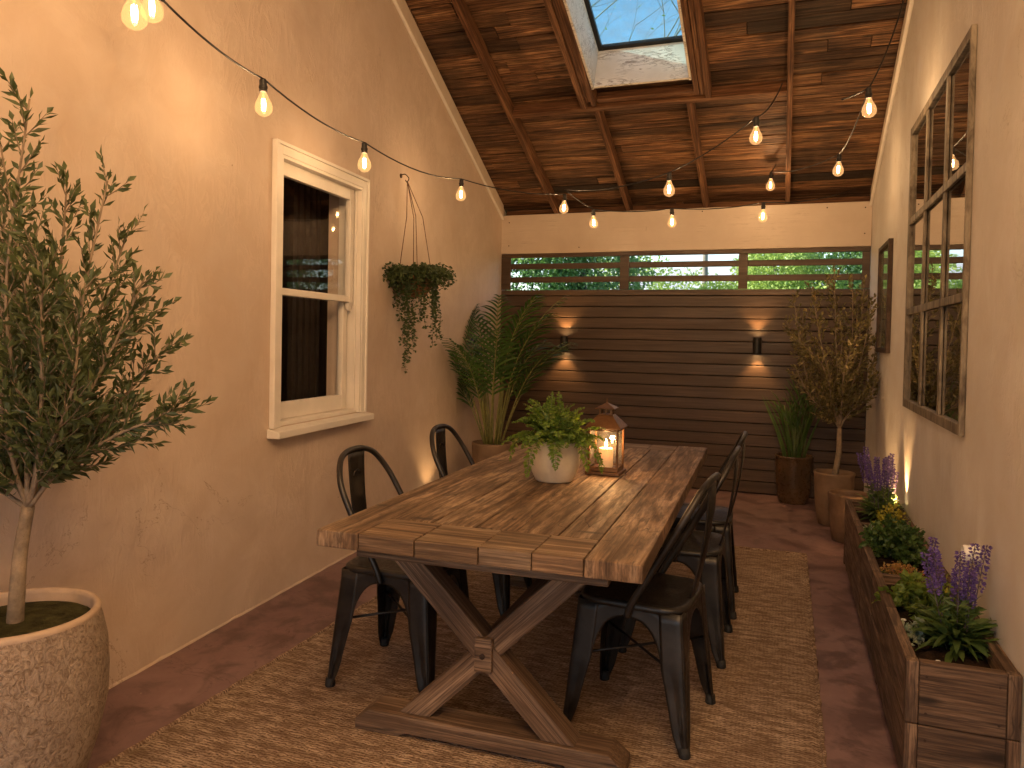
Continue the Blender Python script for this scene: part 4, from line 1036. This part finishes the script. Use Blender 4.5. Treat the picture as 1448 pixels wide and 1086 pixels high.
def bush(name, x, y, label, rx, ry_, h, n, mat, L, W, stems=26, cat='plant'):
    e = empty(name, (x, y, SZ), label=label, cat=cat); sb = MB(); lb = MB()
    for k in range(stems):
        d = rdir(.1, 1); top = V((d.x * rx, d.y * ry_, max(.02, d.z * h))) * U(.75, 1.05)
        c = smoothpath([V((top.x * .15, top.y * .15, 0)), V((top.x * .6, top.y * .6, top.z * .6 + .01)), top], 5); sb.tube(c, [.0018, ] * len(c), 4, cap=False)
        for i in range(3, len(c)):
            for _ in range(int(n / stems / (len(c) - 3)) + 1):
                q = c[i] + rdir() * .016; dd = (V((q.x / rx, q.y / ry_, q.z / h * .6)) + rdir() * .9); lb.leaf(q, dd, rdir(0, 1), L * U(.6, 1.15), W * U(.7, 1.1), U(-.1, .2), .12)
    lb.v = clampx(lb.v, x); lb.v = [(a, b, max(c, .006)) for a, b, c in lb.v]
    sb.build('stems', M['stem'], e); lb.build('leaves', mat, e); return e
bush('leafy_plant', .495, 3.16, 'bright green leafy herb behind the nearest salvia', .13, .16, .15, 720, M['limeleaf'], .040, .026)
bush('leafy_plant', .505, 3.94, 'dense dark green bushy herb in the middle of the planter', .15, .26, .165, 1500, M['bushleaf'], .030, .022, 60)
bush('variegated_plant', .430, 2.835, 'small silver green variegated plant at the front left of the planter', .055, .06, .06, 130, M['varleaf'], .026, .017, 16)
bush('succulent_plant', .425, 4.33, 'small pale green succulent beside the bushy herb', .04, .045, .05, 80, M['varleaf'], .026, .012, 12)
bush('sedum_plant', .475, 3.56, 'low red and yellow tipped sedum along the divider', .10, .05, .055, 300, M['redleaf'], .018, .010, 30)
bush('golden_plant', .555, 4.52, 'golden yellow leafed plant lit by the wall light', .075, .07, .13, 200, M['goldleaf'], .026, .018, 18)
# small stones on the soil
for k, (x, y) in enumerate(((.47, 2.66), (.56, 2.62), (.505, 3.75), (.42, 3.02))):
    m = MB(); m.lathe([(0, -.004), (.006, -.002), (.008, .002), (.005, .006), (0, .007)], 8)
    o = m.build('pebble', M['white'], smooth=True, M=Matrix.Translation((x, y, SZ + .003)) @ Matrix.Rotation(k, 4, 'Z') @ Matrix.Diagonal((1.3, .8, .8, 1)), cat='pebble')
    o['label'] = ['pale pebble on the soil left of the nearest salvia', 'pale pebble on the soil by the near end board of the planter', 'pale pebble on the soil in front of the dark bushy herb', 'pale pebble on the soil before the bright green herb'][k]
# white outlet cap on the wall
ec = empty('wall_vent', (XR, 3.042, .622), (0, R(-90), 0), label='round white plastic cap on the right wall above the nearest salvia', cat='vent')
MB().lathe([(.030, .001), (.036, .003), (.036, .010), (.032, .012), (.031, .045), (.029, .052), (.024, .052), (.023, .030), (0, .030)], 28).build('cap', M['white'], ec, smooth=True)
MB().lathe([(0, .0305), (.022, .0305), (.022, .033), (0, .034)], 20).build('grille', M['iron'], ec)

# ------------------------------------------------------------------ ground spotlights
def uplight(loc, label, aim, power, size, parent=None):
    e = empty('garden_spotlight', loc, label=label, cat='spotlight', group='small spotlights washing the walls')
    MB().lathe([(0, 0), (.020, 0), (.020, .006), (.006, .008), (.006, .030), (0, .030)], 16).build('base', M['gmetal'], e, smooth=False)
    d = V(aim).normalized(); q = d.to_track_quat('Z', 'Y').to_matrix().to_4x4(); mm = Matrix.Translation((0, 0, .034)) @ q
    h = MB().lathe([(0, 0), (.018, .002), (.022, .012), (.022, .046), (.019, .046), (.019, .036)], 20).build('lamp_head', M['gmetal'], e, smooth=True, M=mm)
    MB().lathe([(0, .034), (.0188, .034)], 20).build('lens', M['lampface'], h)
    l = light('spot', 'SPOT', (0, 0, 0), power, (1, .56, .22), e, spot_size=R(size), spot_blend=.6, shadow_soft_size=.012)
    l.matrix_basis = mm @ Matrix.Translation((0, 0, .050)) @ Matrix.Rotation(R(180), 4, 'X')
uplight((.600, 4.735, SZ + .004), 'small black spotlight in the planter behind the golden plant', (.05, .0, 1), 26, 66)
uplight((.592, 5.35, .0), 'small black spotlight on the floor beyond the far end of the planter', (.05, .06, 1), 30, 66)
uplight((-2.40, 5.20, .0), 'small black spotlight on the floor by the left wall near the palm', (-.12, .12, 1), 2.2, 95)

# ------------------------------------------------------------------ sconces
for k, (x, z, lab) in enumerate(((-2.018, 1.310, 'black cylinder wall lamp on the board screen, beside the palm'), (-.244, 1.330, 'black cylinder wall lamp on the board screen, beside the slender olive tree'))):
    e = empty('wall_lamp', (x, 7.08, z), label=lab, cat='wall lamp', group='up and down lamps on the board screen')
    h = .07; yc = -.058
    MB().lathe([(.029, -h), (.036, -h), (.036, h), (.029, h), (.029, h - .018), (.0, h - .018)], 28, (0, yc, 0)).build('lamp_body', M['gmetal'], e, smooth=False, bevel=.001)
    MB().lathe([(.029, -h), (.029, -h + .018), (0, -h + .018)], 28, (0, yc, 0)).build('lower_reflector', M['gmetal'], e)
    MB().box((-.016, -.024, -.03), (.016, .001, .03)).build('bracket', M['gmetal'], e)
    for s in (-1, 1):
        MB().lathe([(0, s * (h - .014)), (.022, s * (h - .014))], 20, (0, yc, 0)).build('lens', M['lampface'], e)
        l = light('spot', 'SPOT', (0, yc, s * (h + .003)), 4.6, (1, .52, .19), e, spot_size=R(92), spot_blend=.7, shadow_soft_size=.008)
        l.rotation_euler = (R(180) if s > 0 else 0, 0, 0)

# ------------------------------------------------------------------ string lights
def bulb_meshes():
    g = MB().lathe([(.012, .0), (.0135, -.012), (.021, -.030), (.0325, -.052), (.0365, -.070), (.033, -.089), (.020, -.102), (.007, -.107), (.0005, -.1075)], 20)
    s = MB().lathe([(0, .048), (.011, .046), (.0145, .040), (.0155, .0), (.0165, -.006), (.0145, -.008), (.0, -.008)], 14)
    s.lathe([(.0165, .018), (.018, .016), (.018, .008), (.0165, .006)], 14)
    f = MB()
    for k in range(4):
        a = k * 1.57; f.tube([(.006 * math.cos(a), .006 * math.sin(a), -.036), (.0085 * math.cos(a + .5), .0085 * math.sin(a + .5), -.060), (.006 * math.cos(a + .9), .006 * math.sin(a + .9), -.084)], .0019, 5)
    st = MB().tube([(0, 0, -.008), (0, 0, -.040)], [.005, .0025], 8)
    return g, s, f, st
proto_b = None; BP = 2.0
def add_bulb(parent, px, py, w, world=False, power=None):
    global proto_b
    c = V((px, py, w)) if world else P(px, py, w)        # middle of the glass
    loc = c + V((0, 0, .062))
    if proto_b is None:
        g, s, f, st = bulb_meshes()
        b = g.build('bulb', M['bulbglass'], parent, smooth=True); s.build('socket', M['blackcable'], b, smooth=False); f.build('filament', M['glow'], b); st.build('filament_stem', M['bulbglass'], b)
        proto_b = b
    else: b = copy_tree(proto_b, parent)
    b.location = loc; b.rotation_euler = (U(-.06, .06), U(-.06, .06), U(0, 6))
    light('bulb_light', 'POINT', loc + V((0, 0, -.062)), power or BP, WARM, parent, shadow_soft_size=.007)
    return loc + V((0, 0, .046))
def string(label, bulbs, wires):
    e = empty('string_lights', (0, 0, 0), label=label, cat='string lights', group='strings of warm filament bulbs under the roof')
    tops = {i: add_bulb(e, *b, power=(.35 if b[2] < 2.6 else None)) for i, b in enumerate(bulbs)}
    for wire in wires:
        pts = [tops[q] if isinstance(q, int) else P(*q) for q in wire]
        out = []
        for a, b in zip(pts[:-1], pts[1:]):
            L = (b - a).length
            for i in range(10):
                t = i / 10; out.append(a.lerp(b, t) - V((0, 0, .035 * L * 4 * t * (1 - t))))
        out.append(pts[-1]); MB().tube(out, .0042, 6).build('cable', M['blackcable'], e, smooth=True)
    return tops
JN = (799, 268, 5.9)
string('string of filament bulbs along the left wall above the sash window', [(189, 20, 2.2), (214, 12, 2.5), (372, 149, 3.1), (515, 231, 3.95), (652, 275, 5.25), (798, 294, 5.9)],
       [[(150, -120, 1.8), 0, (232, 2, 2.45), 2, 3, 4, 5], [(160, -90, 2.3), 1, (232, 2, 2.45)]])
string('string of small filament bulbs in front of the pale painted beam', [(839, 315, 6.1), (950, 314, 6.0), (1079, 306, 5.85)], [[JN, 0, 1, 2, (1222, 262, 6.6)]])
string('string of filament bulbs hanging from the thin rafter in the middle', [(946, 268, 4.8), (1069, 193, 4.25)], [[JN, 0, 1, (1106, 118, 5.30)]])
string('string of filament bulbs beside the top of the right wall', [(1228, 154, 3.9), (1186, 240, 5.2), (1090, 262, 6.25)], [[(1284, -25, 4.4), (1264, 45, 4.2), 0, 1, 2, (1112, 205, 6.45)], [0, (1190, 141, 3.92)]])

e = empty('string_lights', (0, 0, 0), label='unseen string of filament bulbs added overhead behind the viewer as fill light', cat='string lights', group='strings of warm filament bulbs under the roof')
FILL_BULBS = [(-.15, .95, 3.0), (-.35, .30, 3.0), (0, .60, 3.1), (.3, .95, 3.05), (.3, .25, 3.1), (-.2, -.3, 3.1), (-.6, -.6, 3.2), (-.1, -.8, 3.1), (.35, -.7, 3.2)]  # unseen bulbs added as warm fill, much stronger than the visible ones
tops = [add_bulb(e, *q, world=True, power=17) for q in FILL_BULBS]; out = []
for a, b in zip(tops[:-1], tops[1:]): out += [a.lerp(b, i / 8) - V((0, 0, .16 * (i / 8) * (1 - i / 8))) for i in range(8)]
MB().tube(out + [tops[-1]], .0042, 6).build('cable', M['blackcable'], e, smooth=True)

# ------------------------------------------------------------------ outside
def blob_tree(name, x, y, label, clumps, mat, n, L, trunk_r=.1, group=None, mb_=M['bark_dark'], W=None):
    e = empty(name, (x, y, -.05), label=label, cat='tree'); lb = MB()
    tb_ = MB(); zt_ = max(c[2] for c in clumps)
    tb_.tube(smoothpath([(0, 0, 0), (.05, .02, zt_ * .4), (0, 0, zt_ * .85)], 4), [trunk_r * (1 - .07 * i) for i in range(9)], 8)
    n = int(n * 2.6); L *= .62
    for cx, cy, cz, r in clumps:
        tb_.tube([(0, 0, zt_ * .3), (cx * .6, cy * .6, (zt_ * .3 + cz) / 2), (cx, cy, cz)], [trunk_r * .5, trunk_r * .3, .015], 6)
        for k in range(n):
            d = rdir(); rr = r * (U(.35, 1) ** .6) * (1 + .25 * noise.noise(d * 2.2 + V((cx, cy, cz)))); p = V((cx, cy, cz)) + d * rr
            lb.leaf(p, d + rdir() * 1.2, rdir(), L * U(.8, 1.6), (W or L * .7), .1)
    tb_.build('trunk', mb_, e, smooth=True); lb.build('crown', mat, e); return e
blob_tree('garden_tree', -6.6, 11.6, 'green leafy tree outside, far left beyond the screen', [(0, 0, 1.6, 1.1), (.6, .3, 2.6, 1.0), (-.6, 0, 2.7, 1.0)], M['treeleaf'], 1500, .12)
blob_tree('garden_tree', -4.6, 11.0, 'dense green tree outside behind the slats above the palm', [(0, 0, 1.5, 1.0), (.7, 0, 2.3, .9), (-.7, .2, 2.4, .95), (0, .3, 3.2, .8)], M['treeleaf'], 1700, .10)
blob_tree('garden_tree', -1.9, 15.2, 'broad light green tree outside beside the pale house', [(0, 0, 1.8, 1.1), (-1.2, 0, 2.4, 1.0), (1.0, 0, 1.6, .8)], M['treeleaf2'], 1300, .11)
blob_tree('garden_tree', -3.05, 11.6, 'deep green tree outside left of the pale house', [(0, 0, 1.6, .85), (.25, .2, 2.4, .75), (-.5, .1, 2.9, .8)], M['treeleaf3'], 1700, .10)
blob_tree('garden_tree', -.55, 12.6, 'pale green tree outside in front of the house', [(0, 0, 1.5, .75), (.35, .1, 2.4, .6), (-.5, .2, 1.9, .55)], M['treeleaf2'], 1700, .09)
blob_tree('garden_tree', .25, 11.2, 'bright green tree outside behind the slats right of centre', [(-.35, 0, 1.7, .6), (-.45, .2, 2.5, .55), (.1, .3, 2.0, .6)], M['treeleaf2'], 1500, .08)
blob_tree('garden_tree', 1.35, 12.0, 'blue green tree outside behind the slats above the slender olive', [(-.3, 0, 1.6, .8), (.2, .1, 2.5, .8), (-.7, .4, 2.6, .6)], M['treeleaf3'], 1500, .10)
blob_tree('garden_tree', 3.3, 11.2, 'green leafy tree outside beyond the right wall', [(0, 0, 1.6, 1.0), (-.6, .2, 2.6, .9), (.6, .2, 2.6, .9)], M['treeleaf'], 1500, .11)
blob_tree('garden_tree', 5.6, 12.0, 'wide green tree outside far right beyond the wall', [(0, 0, 1.8, 1.2), (-.6, .2, 2.9, 1.0), (.6, .2, 2.6, 1.0)], M['treeleaf'], 1300, .12)
# pale house
hs = empty('garden_house', (-2.9, 19, -.05), label='pale white house with a grey roof seen between the slats', cat='house')
mb = MB(); mb.box((-2.2, 0, 0), (3.4, 4, 2.35)); mb.prism([(0, 2.35), (4, 2.35), (2, 3.25)], -2.2, 3.4, 'x'); mb.build('house_wall', M['housewall'], hs)
mb = MB(); mb.prism([(-.35, 2.26), (2, 3.32), (2, 3.42), (-.40, 2.34)], -2.5, 3.7, 'x'); mb.prism([(4.35, 2.26), (2, 3.32), (2, 3.42), (4.40, 2.34)], -2.5, 3.7, 'x'); mb.build('house_roof', M['houseroof'], hs)
for x in (-1.2, .6, 2.3):
    w_ = MB().box((x, -.04, 1.0), (x + .9, -.002, 2.1)).build('window', M['white'], hs); MB().box((x + .07, -.055, 1.07), (x + .83, -.041, 2.03)).build('pane', M['pane'], w_)
# bare trees that show through the skylight
def bare(x, y, label, seed, h=4.2, lean=(0, 0), leaves=0):
    rr = random.Random(seed); e = empty('bare_tree', (x, y, -.05), label=label, cat='tree'); m = MB(); lb = MB()
    def grow(p, d, L, r, lv):
        n = 5; pts = [p]
        for i in range(n): d = (d + V((rr.uniform(-1, 1), rr.uniform(-1, 1), rr.uniform(-.3, .7))) * .13).normalized(); pts.append(pts[-1] + d * L / n)
        m.tube(pts, [r * (1 - .09 * i) for i in range(n + 1)], 6 if lv < 2 else 4, cap=False)
        if lv >= 5:
            for q in pts[1:]:
                if rr.random() < leaves: lb.leaf(q, rdir(), rdir(), .07, .035)
            return
        for k in range(3 if lv < 4 else 4):
            i = rr.choice((2, 3, 4, 5)) if k else 5; sd = d.cross(rdir()).normalized(); a = R(rr.uniform(18, 48))
            grow(pts[i], d * math.cos(a) + sd * math.sin(a), L * rr.uniform(.60, .82), r * (.5 if k else .62), lv + 1)
    grow(V((0, 0, 0)), V((lean[0], lean[1], 1)), h, .075, 0)
    m.build('trunk', M['bark_pale'], e, smooth=True)
    if leaves: lb.build('crown', M['treeleaf2'], e)
bare(-3.9, 13.6, 'bare branching tree seen through the left part of the skylight', 3, 4.0, (.12, .0), .22)
bare(-1.2, 14.2, 'bare branching tree seen through the right part of the skylight', 8, 4.2, (-.10, .0), .03)

# ------------------------------------------------------------------ light and camera
SD = V((-.85, -.25, .45)).normalized()
sun = light('sun', 'SUN', (0, 0, 20), 3.2, (1, .93, .82), None, angle=R(.5)); sun.rotation_euler = SD.to_track_quat('Z', 'Y').to_euler()
wd_ = bpy.data.worlds.new('World'); SC.world = wd_; wd_.use_nodes = True; nt = wd_.node_tree; nt.nodes.clear()
sky = nt.nodes.new('ShaderNodeTexSky'); sky.sky_type = 'NISHITA'; sky.sun_disc = False; sky.sun_elevation = math.asin(SD.z); sky.sun_rotation = math.atan2(SD.x, SD.y)
bg = nt.nodes.new('ShaderNodeBackground'); bg.inputs[1].default_value = .15; ow = nt.nodes.new('ShaderNodeOutputWorld')
nt.links.new(sky.outputs[0], bg.inputs[0]); nt.links.new(bg.outputs[0], ow.inputs[0])
cam = bpy.data.cameras.new('camera'); co = bpy.data.objects.new('camera', cam); COL.objects.link(co)
cam.sensor_width = 36; cam.lens = FPX / 1448 * 36; cam.shift_y = (500.8 - 543) / 1448; cam.clip_start = .05; cam.clip_end = 400
mm = Matrix((cR, cU, -cF)).transposed().to_4x4(); mm.translation = CAM; co.matrix_world = mm
SC.camera = co
SC.view_settings.view_transform = 'Standard'; SC.view_settings.look = 'None'; SC.view_settings.exposure = 1.54; SC.view_settings.gamma = 1
SC.cycles.use_denoising = True
SC.cycles.max_bounces = 8; SC.cycles.transparent_max_bounces = 16; SC.cycles.sample_clamp_indirect = 6
SC.cycles.use_light_tree = True
